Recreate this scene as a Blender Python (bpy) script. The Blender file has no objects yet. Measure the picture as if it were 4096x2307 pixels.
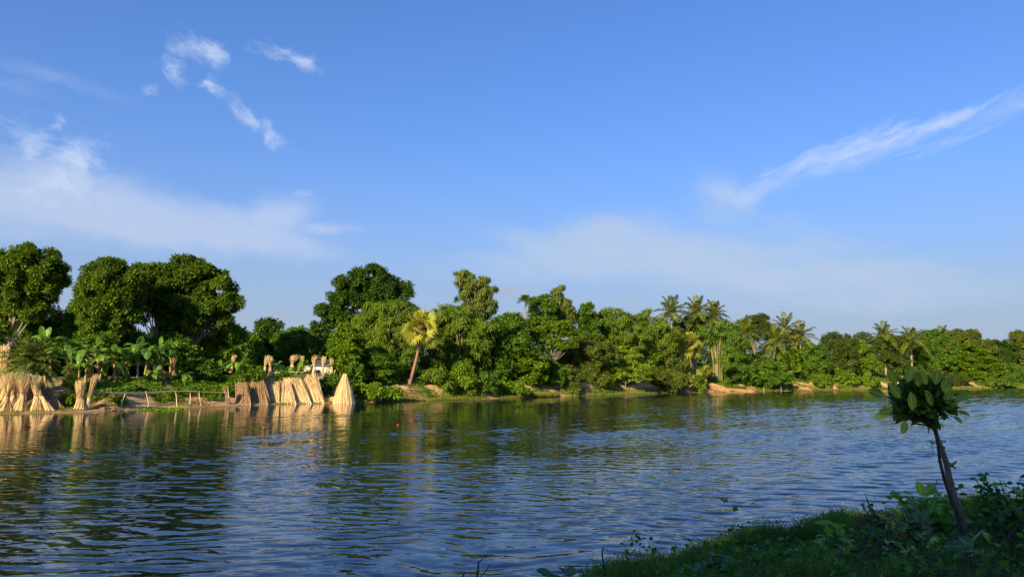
import bpy, math, random
import numpy as np
R = math.radians
# ------------------------------------------------------------------ camera, sky, sun, exposure
scene = bpy.context.scene
FPX = 2958.0; CX = 2048.0; CY = 1153.5; HZ = 1492.0; CAMZ = 3.0      # calibration of the photograph (4096 x 2307)
PITCH = math.atan((HZ - CY) / FPX)
cam = bpy.data.cameras.new("camera"); camo = bpy.data.objects.new("camera", cam)
scene.collection.objects.link(camo); scene.camera = camo
cam.sensor_width = 36; cam.lens = 36 * FPX / 4096; cam.clip_start = 0.1; cam.clip_end = 6000
camo.location = (0, 0, CAMZ); camo.rotation_euler = (math.pi / 2 + PITCH, 0, 0)
scene.view_settings.view_transform = 'Standard'; scene.view_settings.look = 'None'
scene.view_settings.exposure = 0.95; scene.view_settings.gamma = 1.0
SUN_EL = R(24); SUN_AZ = math.atan2(-0.50, -0.87)                  # azimuth of the sun measured from +Y towards +X
sd = (math.sin(SUN_AZ) * math.cos(SUN_EL), math.cos(SUN_AZ) * math.cos(SUN_EL), math.sin(SUN_EL))
sun = bpy.data.lights.new("sun", 'SUN'); suno = bpy.data.objects.new("sun", sun); scene.collection.objects.link(suno)
sun.energy = 5.0; sun.angle = R(0.55); sun.color = (1.0, 0.80, 0.50)
from mathutils import Vector
suno.rotation_euler = Vector(sd).to_track_quat('Z', 'Y').to_euler(); suno.location = (-20, -20, 30)

def px_ray(px, py):
    u = (px - CX) / FPX; v = (CY - py) / FPX
    return np.array([u, math.cos(PITCH) - v * math.sin(PITCH), math.sin(PITCH) + v * math.cos(PITCH)])
def W(px, py, Y):
    d = px_ray(px, py); return d * (Y / d[1]) + np.array([0, 0, CAMZ])
def on_z(px, py, z=0.0):
    d = px_ray(px, py); return d * ((z - CAMZ) / d[2]) + np.array([0, 0, CAMZ])

world = bpy.data.worlds.new("World"); scene.world = world; world.use_nodes = True
nt = world.node_tree; N = nt.nodes; LK = nt.links
for n in list(N): N.remove(n)
def val(x):
    return x
def setin(sock, x):
    if isinstance(x, (int, float)): sock.default_value = x
    elif isinstance(x, tuple): sock.default_value = x
    else: LK.new(x, sock)
def mth(op, a, b=0.0, c=0.0, clamp=False):
    n = N.new('ShaderNodeMath'); n.operation = op; n.use_clamp = clamp
    setin(n.inputs[0], a); setin(n.inputs[1], b)
    if op in ('MULTIPLY_ADD', 'SMOOTH_MIN', 'COMPARE'): setin(n.inputs[2], c)
    return n.outputs[0]
def sstep(x, lo, hi):
    n = N.new('ShaderNodeMapRange'); n.interpolation_type = 'SMOOTHSTEP'; n.clamp = True
    setin(n.inputs['Value'], x); n.inputs['From Min'].default_value = lo; n.inputs['From Max'].default_value = hi
    return n.outputs[0]
def mixc(f, a, b):
    n = N.new('ShaderNodeMix'); n.data_type = 'RGBA'
    setin(n.inputs[0], f); setin(n.inputs[6], a); setin(n.inputs[7], b); return n.outputs[2]
def noise(vec, scale, detail=6, rough=0.55, dist=0.0):
    n = N.new('ShaderNodeTexNoise'); n.noise_dimensions = '3D'
    LK.new(vec, n.inputs['Vector']); n.inputs['Scale'].default_value = scale; n.inputs['Detail'].default_value = detail
    n.inputs['Roughness'].default_value = rough; n.inputs['Distortion'].default_value = dist
    return n
sky = N.new('ShaderNodeTexSky'); sky.sky_type = 'NISHITA'; sky.sun_disc = False
sky.sun_elevation = SUN_EL; sky.sun_rotation = SUN_AZ; sky.altitude = 0
sky.air_density = 1.0; sky.dust_density = 0.35; sky.ozone_density = 2.2
tc = N.new('ShaderNodeTexCoord'); sep = N.new('ShaderNodeSeparateXYZ'); LK.new(tc.outputs['Generated'], sep.inputs[0])
az = mth('ARCTAN2', sep.outputs[0], sep.outputs[1]); el = mth('ARCSINE', sep.outputs[2])
comb = N.new('ShaderNodeCombineXYZ'); LK.new(az, comb.inputs[0]); LK.new(el, comb.inputs[1])
# gentle warp of the cloud coordinates
wn = noise(comb.outputs[0], 13, 6, 0.62)
wv = N.new('ShaderNodeVectorMath'); wv.operation = 'MULTIPLY_ADD'
LK.new(wn.outputs['Color'], wv.inputs[0]); wv.inputs[1].default_value = (0.05, 0.035, 0); LK.new(comb.outputs[0], wv.inputs[2])
wsub = N.new('ShaderNodeVectorMath'); wsub.operation = 'SUBTRACT'; LK.new(wv.outputs[0], wsub.inputs[0]); wsub.inputs[1].default_value = (0.025, 0.0175, 0)
ws = N.new('ShaderNodeSeparateXYZ'); LK.new(wsub.outputs[0], ws.inputs[0])
def azel(px, py):
    d = px_ray(px, py); d = d / np.linalg.norm(d); return math.atan2(d[0], d[1]), math.asin(d[2])
def blob(px, py, rx, ry, rot, soft=1.0):
    """soft elliptical region of sky, rot in degrees, positive climbs to the right"""
    a, e = azel(px, py); c, s = math.cos(R(rot)), math.sin(R(rot))
    dx = mth('SUBTRACT', ws.outputs[0], a); dy = mth('SUBTRACT', ws.outputs[1], e)
    u = mth('ADD', mth('MULTIPLY', dx, c * FPX / rx), mth('MULTIPLY', dy, s * FPX / rx))
    v = mth('ADD', mth('MULTIPLY', dx, -s * FPX / ry), mth('MULTIPLY', dy, c * FPX / ry))
    r2 = mth('ADD', mth('MULTIPLY', u, u), mth('MULTIPLY', v, v))
    return mth('POWER', 2.7182, mth('MULTIPLY', r2, -soft))
def streak_noise(rot, sx, sy, det=8, rough=0.62, off=0.0):
    m = N.new('ShaderNodeMapping'); m.vector_type = 'POINT'; LK.new(wsub.outputs[0], m.inputs['Vector'])
    m.inputs['Rotation'].default_value = (0, 0, -R(rot)); m.inputs['Location'].default_value = (off, off * .7, off)
    m2 = N.new('ShaderNodeVectorMath'); m2.operation = 'MULTIPLY'; LK.new(m.outputs[0], m2.inputs[0]); m2.inputs[1].default_value = (sx, sy, 1)
    return noise(m2.outputs[0], 1.0, det, rough, 0.3).outputs[0]
def cloud(regs, n, lo, hi, amp):
    tot = None
    for r in regs:
        b = blob(*r[:5]); b = mth('MULTIPLY', b, r[5]) if len(r) > 5 else b
        tot = b if tot is None else mth('MAXIMUM', tot, b)
    t = mth('ADD', tot, mth('MULTIPLY', mth('SUBTRACT', n, 0.5), 2.3))
    return mth('MULTIPLY', mth('MULTIPLY', sstep(t, lo, hi), amp), sstep(tot, 0.02, 0.35))
nA = streak_noise(-20, 30, 52, off=1.3); nB = streak_noise(17, 14, 60, off=4.1); nC = streak_noise(-12, 5, 14, 6, .5, 7.7); nD = streak_noise(0, 8, 26, 6, .5, 2.2)
puffs = cloud([(810, 205, 125, 60, -15), (700, 285, 60, 45, -40, .8), (1165, 240, 140, 46, -14), (820, 335, 45, 16, -5, .9), (985, 455, 200, 40, -33, .95), (1060, 500, 75, 34, -30, .9),
               (610, 360, 50, 35, 60, .45)], nA, 0.25, 1.55, 0.72)
streakL = cloud([(210, 310, 330, 38, -11, .75), (-100, 270, 300, 60, -11, .6)], nC, 0.2, 1.3, 0.5)
left = cloud([(130, 560, 120, 70, -25), (290, 640, 130, 95, 15), (220, 740, 190, 90, 0, .9), (200, 505, 50, 28, 50, .8)], nA, 0.2, 1.5, 0.74)
veilL = cloud([(250, 830, 620, 120, -6), (750, 890, 620, 95, -9), (1090, 870, 160, 85, 15, .9), (1290, 908, 130, 26, 3, .9), (1210, 775, 60, 25, 0, .6)], nC, -0.05, 1.2, 0.72)
stR = cloud([(3350, 610, 300, 44, 15), (3650, 545, 330, 40, 14, .8), (4000, 450, 420, 60, 17, .55), (3060, 690, 70, 34, 25, .75)], nB, 0.2, 1.4, 0.68)
stR2 = cloud([(3080, 740, 270, 30, 22, .8), (2870, 830, 110, 70, 45, .6), (3500, 610, 420, 45, 14, .7), (4080, 410, 350, 50, 18, .55)], nC, 0.1, 1.2, 0.5)
veilR = cloud([(2700, 1010, 560, 130, -5), (3100, 1110, 620, 90, -4, .8), (2300, 1080, 700, 80, 0, .6), (2860, 860, 120, 130, 60, .8), (3500, 1180, 600, 80, 0, .6)], nC, -0.1, 1.1, 0.8)
low = cloud([(2030, 1165, 110, 34, -3), (2420, 1180, 190, 26, 0, .8), (980, 1185, 110, 26, 0, .8), (1130, 1250, 90, 22, 0, .7), (3500, 1120, 70, 22, 0, .7)], nD, 0.35, 1.3, 0.40)
# horizon haze of a humid evening, same all round
hz = mth('POWER', 2.7182, mth('MULTIPLY', mth('MULTIPLY', el, el), -33.0)); hz1 = mth('POWER', 2.7182, mth('MULTIPLY', mth('ABSOLUTE', el), -3.0))
gain = N.new('ShaderNodeVectorMath'); gain.operation = 'MULTIPLY'; LK.new(sky.outputs[0], gain.inputs[0]); gain.inputs[1].default_value = (.48, .84, 1.42)
SK = gain.outputs[0]
def tone(r, g, b): k = 1 / (0.07 * 2 ** 0.95); return (r * k, g * k, b * k, 1)
c = mixc(mth('MULTIPLY', hz1, 0.8), SK, tone(.23, .41, .78)); c = mixc(mth('MULTIPLY', hz, 0.95), c, tone(.41, .495, .61))
c = mixc(veilR, c, tone(.50, .61, .79)); c = mixc(veilL, c, tone(.56, .65, .85)); c = mixc(streakL, c, tone(.50, .62, .92))
c = mixc(left, c, tone(.66, .75, .95)); c = mixc(puffs, c, tone(.72, .82, 1.0)); c = mixc(stR2, c, tone(.55, .68, .95)); c = mixc(stR, c, tone(.72, .80, .98))
c = mixc(low, c, tone(.46, .46, .56))
bg = N.new('ShaderNodeBackground'); LK.new(c, bg.inputs[0]); bg.inputs[1].default_value = 0.07
wo = N.new('ShaderNodeOutputWorld'); LK.new(bg.outputs[0], wo.inputs[0])

# ------------------------------------------------------------------ helpers
COL = scene.collection
rng = np.random.default_rng(11)
def nrm(a): return a / np.maximum(np.linalg.norm(a, axis=-1, keepdims=True), 1e-9)
def rand_unit(n): return nrm(rng.normal(size=(n, 3)))
class MB:
    def __init__(s): s.V = []; s.F = []; s.n = 0; s.UV = []
    def add(s, V, F, UV=None):
        V = np.asarray(V, float).reshape(-1, 3); F = np.asarray(F, int)
        s.V.append(V); s.F.append(F + s.n); s.n += len(V)
        s.UV.append(np.zeros((len(V), 2)) if UV is None else UV)
    def mesh(s, name, origin=(0, 0, 0), smooth=False, uv=False):
        me = bpy.data.meshes.new(name)
        if not s.V: return me
        V = np.vstack(s.V) - np.asarray(origin, float)
        cnt = np.concatenate([np.full(len(f), f.shape[1]) for f in s.F]); loops = np.concatenate([f.ravel() for f in s.F])
        me.vertices.add(len(V)); me.vertices.foreach_set('co', V.ravel())
        me.loops.add(len(loops)); me.loops.foreach_set('vertex_index', loops.astype(np.int32))
        me.polygons.add(len(cnt)); st = np.concatenate([[0], np.cumsum(cnt)[:-1]])
        me.polygons.foreach_set('loop_start', st.astype(np.int32)); 
        if smooth: me.polygons.foreach_set('use_smooth', np.ones(len(cnt), bool))
        if uv:
            l = me.uv_layers.new(name='UVMap'); U = np.vstack(s.UV)[loops]; l.data.foreach_set('uv', U.ravel())
        me.update(calc_edges=True); me.validate()
        return me
    def obj(s, name, mat, parent=None, smooth=False, uv=False, origin=None):
        o0 = np.array(parent.location) if parent is not None else (np.zeros(3) if origin is None else np.asarray(origin, float))
        if parent is not None and parent.parent is not None: o0 = o0 + np.array(parent.parent.location)
        me = s.mesh(name, o0, smooth, uv); me.materials.append(mat)
        o = bpy.data.objects.new(name, me); COL.objects.link(o)
        if parent is not None: o.parent = parent
        elif origin is not None: o.location = o0
        return o
def tag(o, label=None, cat=None, group=None, kind=None):
    if label: o['label'] = label
    if cat: o['category'] = cat
    if group: o['group'] = group
    if kind: o['kind'] = kind
    return o
def thing(name, label, cat, loc, group=None):
    o = bpy.data.objects.new(name, None); COL.objects.link(o); o.location = tuple(float(v) for v in loc); o.empty_display_size = .3
    return tag(o, label, cat, group)
def quadstrip(n, m, closed=False):
    F = []
    for i in range(n - 1):
        for j in range(m if closed else m - 1):
            k = (j + 1) % m; F.append((i * m + j, i * m + k, (i + 1) * m + k, (i + 1) * m + j))
    return np.array(F)
def tube(mb, P, r, sides=7, cap=True):
    P = np.asarray(P, float); n = len(P); r = np.broadcast_to(np.asarray(r, float), (n,))
    T = np.gradient(P, axis=0); T = nrm(T); ref = np.array([0.3, 0.9, 0.1]); ref = ref / np.linalg.norm(ref)
    if abs(T[0] @ ref) > .9: ref = np.array([1., 0, 0])
    A = nrm(np.cross(T, ref)); B = np.cross(T, A); th = np.linspace(0, 2 * np.pi, sides, endpoint=False)
    V = P[:, None] + r[:, None, None] * (np.cos(th)[None, :, None] * A[:, None] + np.sin(th)[None, :, None] * B[:, None])
    mb.add(V.reshape(-1, 3), quadstrip(n, sides, True))
    if cap:
        mb.V.append(np.zeros((0, 3))); mb.UV.append(np.zeros((0, 2)))
        mb.F.append(np.array([[mb.n - 1 - k for k in range(sides)]])); mb.F.append(np.array([[mb.n - n * sides + k for k in range(sides)]]))
def bend(p0, p1, k=6, wob=0.1, sag=0.0):
    t = np.linspace(0, 1, k)[:, None]; P = np.asarray(p0) * (1 - t) + np.asarray(p1) * t
    P[1:-1] += rng.normal(size=(k - 2, 3)) * wob; P[:, 2] -= (sag * 4 * t * (1 - t))[:, 0]; return P
def sticks(mb, P0, P1, r0, r1, sides=3):
    n = len(P0); T = nrm(P1 - P0); A = nrm(np.cross(T, rand_unit(n))); B = np.cross(T, A)
    r0 = np.broadcast_to(r0, (n,)); r1 = np.broadcast_to(r1, (n,))
    th = np.linspace(0, 2 * np.pi, sides, endpoint=False); ring = np.cos(th)[None, :, None] * A[:, None] + np.sin(th)[None, :, None] * B[:, None]
    V = np.concatenate([P0[:, None] + ring * r0[:, None, None], P1[:, None] + ring * r1[:, None, None]], 1).reshape(-1, 3)
    base = np.arange(n)[:, None] * 2 * sides; F = []
    for j in range(sides):
        k = (j + 1) % sides; F.append(base + np.array([[j, k, sides + k, sides + j]]))
    mb.add(V, np.vstack(F))
def poly_sticks(mb, P, r, sides=3):
    """P (n,k,3) bent sticks"""
    n, k, _ = P.shape; T = nrm(P[:, -1] - P[:, 0]); A = nrm(np.cross(T, rand_unit(n))); B = np.cross(T, A)
    th = np.linspace(0, 2 * np.pi, sides, endpoint=False); ring = np.cos(th)[None, :, None] * A[:, None] + np.sin(th)[None, :, None] * B[:, None]
    r = np.asarray(r); r = np.broadcast_to(r, (n, k))
    V = (P[:, :, None] + ring[:, None] * r[:, :, None, None]).reshape(-1, 3)
    q = quadstrip(k, sides, True); F = (np.arange(n)[:, None, None] * (k * sides) + q[None]).reshape(-1, 4)
    mb.add(V, F)
def leaves(mb, P, T, Nn, L, Wd, droop=0.25):
    """diamond leaves bent along the middle: two quads' worth of light catching"""
    n = len(P); T = nrm(T); S = nrm(np.cross(Nn, T)); Nn = np.cross(T, S)
    L = np.broadcast_to(L, (n,))[:, None]; Wd = np.broadcast_to(Wd, (n,))[:, None]
    M = P + T * L * .5; E = P + T * L - Nn * L * droop
    V = np.stack([P, M + S * Wd / 2, E, M - S * Wd / 2], 1).reshape(-1, 3)
    mb.add(V, np.arange(n * 4).reshape(-1, 4))
ST_S = np.array([0, .14, .34, .58, .82, 1.0])
def shaped(mb, P, T, Nn, L, Wd, curl=0.25, fold=0.18, wid=(.06, .62, .95, 1.0, .68, .02)):
    """leaf blades with a midrib fold, an outline and uv (u across, v along)"""
    n = len(P); T = nrm(T); S = nrm(np.cross(Nn, T)); Nn = np.cross(T, S); s = ST_S; w = np.array(wid)
    L = np.broadcast_to(L, (n,)); Wd = np.broadcast_to(Wd, (n,)); curl = np.broadcast_to(curl, (n,))
    C = P[:, None] + T[:, None] * (s[None, :, None] * L[:, None, None]) - Nn[:, None] * ((s ** 2)[None, :, None] * (L * curl)[:, None, None])
    H = (w[None] * Wd[:, None] / 2)[..., None]
    up = Nn[:, None] * H * fold * 2
    V = np.stack([C - S[:, None] * H + up, C, C + S[:, None] * H + up], 2)           # n,6,3,3
    uv = np.zeros((n, 6, 3, 2)); uv[..., 0] = np.array([0, .5, 1.]); uv[..., 1] = s[None, :, None]
    # keep u metric to the width so the midrib stays even
    uv[..., 0] = .5 + (uv[..., 0] - .5) * w[None, :, None]
    q = quadstrip(6, 3); F = (np.arange(n)[:, None, None] * 18 + q[None]).reshape(-1, 4)
    mb.add(V.reshape(-1, 3), F, uv.reshape(-1, 2))

# ------------------------------------------------------------------ materials
def new_mat(name):
    m = bpy.data.materials.new(name); m.use_nodes = True
    return m, m.node_tree, m.node_tree.nodes['Principled BSDF'], m.node_tree.nodes['Material Output']
def ramp(t, fac, stops):
    r = t.nodes.new('ShaderNodeValToRGB'); t.links.new(fac, r.inputs[0]); e = r.color_ramp.elements
    while len(e) < len(stops): e.new(0.5)
    for i, (p, c) in enumerate(stops): e[i].position = p; e[i].color = (*c, 1)
    return r.outputs[0]
def tnoise(t, scale, detail=4, vec=None, rough=.55):
    n = t.nodes.new('ShaderNodeTexNoise'); n.inputs['Scale'].default_value = scale; n.inputs['Detail'].default_value = detail; n.inputs['Roughness'].default_value = rough
    if vec is None:
        g = t.nodes.new('ShaderNodeNewGeometry'); vec = g.outputs['Position']
    t.links.new(vec, n.inputs['Vector']); return n
def tmix(t, f, a, b, mode='MIX'):
    n = t.nodes.new('ShaderNodeMix'); n.data_type = 'RGBA'; n.blend_type = mode
    for s, x in ((n.inputs[0], f), (n.inputs[6], a), (n.inputs[7], b)):
        if isinstance(x, (int, float)): s.default_value = x
        elif isinstance(x, tuple): s.default_value = (*x, 1)
        else: t.links.new(x, s)
    return n.outputs[2]
def tmath(t, op, a, b=0.0, clamp=False):
    n = t.nodes.new('ShaderNodeMath'); n.operation = op; n.use_clamp = clamp
    for s, x in ((n.inputs[0], a), (n.inputs[1], b)):
        if isinstance(x, (int, float)): s.default_value = x
        else: t.links.new(x, s)
    return n.outputs[0]
def leaf_mat(name, a, b, c=None, trans=0.38, veins=False, rough=.5, patch=.5):
    m, t, p, out = new_mat(name)
    g = t.nodes.new('ShaderNodeNewGeometry')
    col = ramp(t, g.outputs['Random Per Island'], [(0.0, a), (0.7, b), (1.0, c or b)])
    n = tnoise(t, patch, 3); tint = ramp(t, n.outputs[0], [(0.3, (.62, .72, .7)), (0.7, (1.25, 1.15, .95))])
    col = tmix(t, 1.0, col, tint, 'MULTIPLY')
    if veins:
        uv = t.nodes.new('ShaderNodeUVMap'); s = t.nodes.new('ShaderNodeSeparateXYZ'); t.links.new(uv.outputs[0], s.inputs[0])
        d = tmath(t, 'ABSOLUTE', tmath(t, 'SUBTRACT', s.outputs[0], .5))
        rib = tmath(t, 'LESS_THAN', d, .035)
        w = tmath(t, 'SINE', tmath(t, 'MULTIPLY', tmath(t, 'SUBTRACT', s.outputs[1], tmath(t, 'MULTIPLY', d, .55)), 58.0))
        v = tmath(t, 'MULTIPLY', tmath(t, 'GREATER_THAN', w, .86), .55)
        f = tmath(t, 'MULTIPLY', tmath(t, 'MAXIMUM', rib, v), .55)
        col = tmix(t, f, col, tuple(min(1, x * 2.6 + .03) for x in b))
    col = tmix(t, 1.0, col, (1.18, 1.12, 1.0), 'MULTIPLY')
    t.links.new(col, p.inputs['Base Color']); p.inputs['Roughness'].default_value = rough
    p.inputs['Specular IOR Level'].default_value = .35 if veins else .14
    tr = t.nodes.new('ShaderNodeBsdfTranslucent'); t.links.new(tmix(t, 1.0, col, (1.25, 1.3, .5), 'MULTIPLY'), tr.inputs[0])
    mx = t.nodes.new('ShaderNodeMixShader'); mx.inputs[0].default_value = trans
    t.links.new(p.outputs[0], mx.inputs[1]); t.links.new(tr.outputs[0], mx.inputs[2]); t.links.new(mx.outputs[0], out.inputs[0])
    return m
def rough_mat(name, a, b, scale=6, rough=.85, island=False, stretch=None, bump=.3):
    m, t, p, out = new_mat(name)
    tcn = t.nodes.new('ShaderNodeTexCoord'); mp = t.nodes.new('ShaderNodeMapping'); t.links.new(tcn.outputs['Object'], mp.inputs[0])
    mp.inputs['Scale'].default_value = stretch or (1, 1, 1)
    n = tnoise(t, scale, 6, mp.outputs[0], .65); col = ramp(t, n.outputs[0], [(.3, a), (.7, b)])
    if island:
        g = t.nodes.new('ShaderNodeNewGeometry'); tint = ramp(t, g.outputs['Random Per Island'], [(0, (.42, .36, .30)), (.5, (.92, .90, .88)), (1, (1.3, 1.27, 1.2))])
        col = tmix(t, 1.0, col, tint, 'MULTIPLY')
    t.links.new(col, p.inputs['Base Color']); p.inputs['Roughness'].default_value = rough; p.inputs['Specular IOR Level'].default_value = .25
    if bump:
        bn = t.nodes.new('ShaderNodeBump'); bn.inputs['Strength'].default_value = bump; bn.inputs['Distance'].default_value = .02
        t.links.new(n.outputs[0], bn.inputs['Height']); t.links.new(bn.outputs[0], p.inputs['Normal'])
    return m
G = {}
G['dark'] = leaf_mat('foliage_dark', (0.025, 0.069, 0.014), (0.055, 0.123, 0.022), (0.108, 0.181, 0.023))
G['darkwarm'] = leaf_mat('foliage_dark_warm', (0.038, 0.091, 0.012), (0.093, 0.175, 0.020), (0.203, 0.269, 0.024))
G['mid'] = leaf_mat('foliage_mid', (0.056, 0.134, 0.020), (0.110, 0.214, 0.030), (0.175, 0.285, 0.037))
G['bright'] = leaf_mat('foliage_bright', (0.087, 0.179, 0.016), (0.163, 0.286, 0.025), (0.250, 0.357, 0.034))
G['yellow'] = leaf_mat('foliage_yellow', (0.149, 0.274, 0.026), (0.286, 0.433, 0.055), (0.380, 0.481, 0.086))
G['olive'] = leaf_mat('foliage_olive', (0.076, 0.122, 0.024), (0.142, 0.201, 0.039), (0.209, 0.258, 0.053))
G['brown'] = leaf_mat('foliage_brown_olive', (0.042, 0.087, 0.019), (0.090, 0.142, 0.032), (0.148, 0.162, 0.048))
G['bamboo'] = leaf_mat('bamboo_foliage', (0.066, 0.143, 0.016), (0.139, 0.233, 0.027), (0.219, 0.273, 0.044))
G['gold'] = leaf_mat('foliage_rusty', (0.154, 0.138, 0.022), (0.280, 0.200, 0.035), (0.364, 0.213, 0.050))
G['fan'] = leaf_mat('fan_palm_leaf', (.20, .24, .04), (.36, .38, .08), (.42, .43, .12), rough=.4)
G['coco'] = leaf_mat('coconut_leaf', (0.077, 0.144, 0.025), (0.161, 0.227, 0.040), (0.266, 0.275, 0.062), rough=.4)
G['date'] = leaf_mat('date_palm_leaf', (0.084, 0.148, 0.044), (0.168, 0.245, 0.074), (0.252, 0.298, 0.106), rough=.4)
G['banana'] = leaf_mat('banana_leaf', (0.061, 0.153, 0.028), (0.121, 0.248, 0.048), (0.206, 0.330, 0.054), trans=.35, rough=.35)
G['grass'] = leaf_mat('grass_blades', (0.084, 0.138, 0.025), (0.168, 0.225, 0.037), (0.308, 0.275, 0.088))
G['ground_cover'] = leaf_mat('creeper_leaf', (0.064, 0.162, 0.016), (0.121, 0.243, 0.021), (0.194, 0.297, 0.031))
G['near_grass'] = leaf_mat('water_grass', (.05, .12, .025), (.09, .19, .04), (.15, .24, .06))
G['near_cover'] = leaf_mat('weed_leaf', (.04, .11, .02), (.08, .19, .03), (.15, .26, .04), patch=3)
G['jack'] = leaf_mat('jackfruit_leaf', (.03, .085, .012), (.08, .17, .025), (.32, .45, .07), veins=True, rough=.28, trans=.32, patch=6)  # brightest tone of the ramp stands for leaves lit by the sun
G['jacklit'] = leaf_mat('jackfruit_leaf_sunlit', (.18, .24, .02), (.42, .48, .06), (.55, .60, .09), veins=True, rough=.5, trans=.4, patch=6)  # sunlit copy of the jackfruit leaf, the sun put into its colour
G['milk'] = leaf_mat('milkweed_leaf', (.06, .12, .055), (.10, .18, .085), (.14, .23, .11), veins=True, rough=.5, trans=.2)
G['vine'] = leaf_mat('vine_leaf', (.12, .24, .03), (.20, .36, .05), (.32, .48, .08), veins=True, rough=.45)
BARK = rough_mat('bark_grey_brown', (.12, .085, .055), (.28, .21, .14), 5, stretch=(3, 3, .6))
PALE = rough_mat('bark_pale', (.17, .14, .10), (.34, .29, .22), 4, stretch=(3, 3, .6))
REDB = rough_mat('palm_bark', (.16, .075, .05), (.36, .20, .13), 5, stretch=(.6, .6, 5))
CULM = rough_mat('bamboo_culm', (.20, .20, .06), (.38, .33, .12), 2, .5, bump=0)
BANST = rough_mat('banana_stem', (.12, .09, .035), (.46, .34, .09), 3, .6, stretch=(5, 5, .5))
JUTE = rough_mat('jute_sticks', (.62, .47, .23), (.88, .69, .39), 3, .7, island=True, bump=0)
JUTED = rough_mat('jute_sticks_weathered_shaded', (.34, .22, .11), (.50, .35, .19), 3, .8, island=True, bump=0)  # weathered sticks; the dark tone also paints tree shade on the banana-side bundles
TIE = rough_mat('jute_fibre_tie', (.24, .16, .08), (.36, .25, .13), 20)
POLE = rough_mat('dry_bamboo_pole', (.42, .34, .19), (.60, .50, .31), 8, .6)
DRY = rough_mat('dry_twigs', (.06, .045, .03), (.15, .11, .07), 9)
STAKE = rough_mat('weathered_stake', (.12, .085, .05), (.32, .23, .14), 14, stretch=(3, 3, .5), bump=.6)
STEMD = rough_mat('dark_stem', (.035, .028, .02), (.09, .07, .05), 14, stretch=(3, 3, .5), bump=.4)

# ------------------------------------------------------------------ terrain
SHP = [(0, 1655), (300, 1650), (600, 1636), (900, 1625), (1100, 1617), (1400, 1611), (1550, 1606), (1800, 1600), (2100, 1590), (2400, 1581), (2650, 1573), (2900, 1568), (3300, 1562), (3700, 1557), (4096, 1552)]
_s = [on_z(*p)[:2] for p in SHP]
SX = np.array([-400, -150, -75] + [p[0] for p in _s] + [170, 420, 2000]); SY = np.array([-40, 22, 41] + [p[1] for p in _s] + [172, 250, 500])
NX = np.array([-2000, -200, -60, -12, 0, 1.6, 3.6, 5.2, 7.3, 10, 13, 30, 100, 400, 2000]); NY = np.array([-700, -70, -16, 2, 8.6, 10.9, 12.3, 13.3, 14.7, 16.0, 17.2, 24, 46, 128, 380])
def shoreY(X): return np.interp(X, SX, SY)
_shpx = np.array([p[0] for p in SHP]); _shd = np.array([p[1] for p in _s])
def SD(px): return float(np.interp(px, _shpx, _shd))
def vnoise(x, y, s, seed=0):
    """smooth value noise"""
    x = np.asarray(x, float) * s + seed * 17.3; y = np.asarray(y, float) * s - seed * 9.1
    xi = np.floor(x); yi = np.floor(y); fx = x - xi; fy = y - yi; fx = fx * fx * (3 - 2 * fx); fy = fy * fy * (3 - 2 * fy)
    h = lambda a, b: np.modf(np.abs(np.sin(a * 127.1 + b * 311.7) * 43758.5453))[0]
    return (h(xi, yi) * (1 - fx) + h(xi + 1, yi) * fx) * (1 - fy) + (h(xi, yi + 1) * (1 - fx) + h(xi + 1, yi + 1) * fx) * fy - .5
def ground_z(X, Y):
    X = np.asarray(X, float); Y = np.asarray(Y, float)
    wob = vnoise(X, Y, .35, 1) * 1.2 + vnoise(X, Y, 1.1, 2) * .5
    wobF = wob * np.clip(np.abs(Y - shoreY(X)) / 3 , .25, 1)
    dF = (Y - shoreY(X)) * .78 + wobF * .6
    left = np.interp(dF, [-30, -4, 0, 1.2, 2.6, 4.2, 6.5, 12, 40, 2000], [-3, -1.2, 0, .22, .45, 1.35, 1.85, 2.45, 2.6, 2.6])
    right = np.interp(dF, [-30, -4, 0, .7, 1.3, 2.6, 5, 12, 40, 2000], [-3, -1.2, 0, .12, .5, 1.75, 2.2, 2.5, 2.6, 2.6])
    k = np.clip((X + 19) / 6, 0, 1); zF = left * (1 - k) + right * k
    zF = zF + np.where(dF > 1, (vnoise(X, Y, .8, 3) * .3 + vnoise(X, Y, 2.7, 8) * .16) * np.clip(dF - .6, 0, 1), 0)
    dN = (np.interp(X, NX, NY) - Y) * .8 + vnoise(X, Y, .9, 5) * .6 + vnoise(X, Y, .4, 15) * 1.0 + vnoise(X, Y, 2.3, 25) * .5
    zN = np.interp(dN, [-30, -3, 0, 1.6, 3.6, 6, 30, 2000], [-3, -.9, 0, .33, 1.12, 1.45, 1.9, 1.9])
    zN = zN + np.where(dN > .5, vnoise(X, Y, 1.7, 6) * .14 * np.clip(dN - .5, 0, 1), 0)
    return np.maximum(zF, zN)
def gz(x, y): return float(ground_z(x, y))
def axis(parts):
    out = []
    for a, b, n in parts: out += list(np.linspace(a, b, n, endpoint=False))
    return np.array(out + [parts[-1][1]])
gx = axis([(-2600, -200, 12), (-200, -70, 30), (-70, 40, 300), (40, 120, 110), (120, 300, 40), (300, 2600, 14)])
gy = axis([(-800, -60, 10), (-60, -5, 30), (-5, 24, 130), (24, 50, 30), (50, 130, 260), (130, 200, 90), (200, 400, 20), (400, 4000, 14)])
XX, YY = np.meshgrid(gx, gy); ZZ = ground_z(XX, YY)
mb = MB(); mb.add(np.stack([XX, YY, ZZ], -1).reshape(-1, 3), quadstrip(len(gy), len(gx)))
m, t, p, out = new_mat('river_bank_earth')
g = t.nodes.new('ShaderNodeNewGeometry'); sp = t.nodes.new('ShaderNodeSeparateXYZ'); t.links.new(g.outputs['Position'], sp.inputs[0])
n1 = tnoise(t, .9, 6); n2 = tnoise(t, 9, 5); n3 = tnoise(t, .22, 3)
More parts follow.
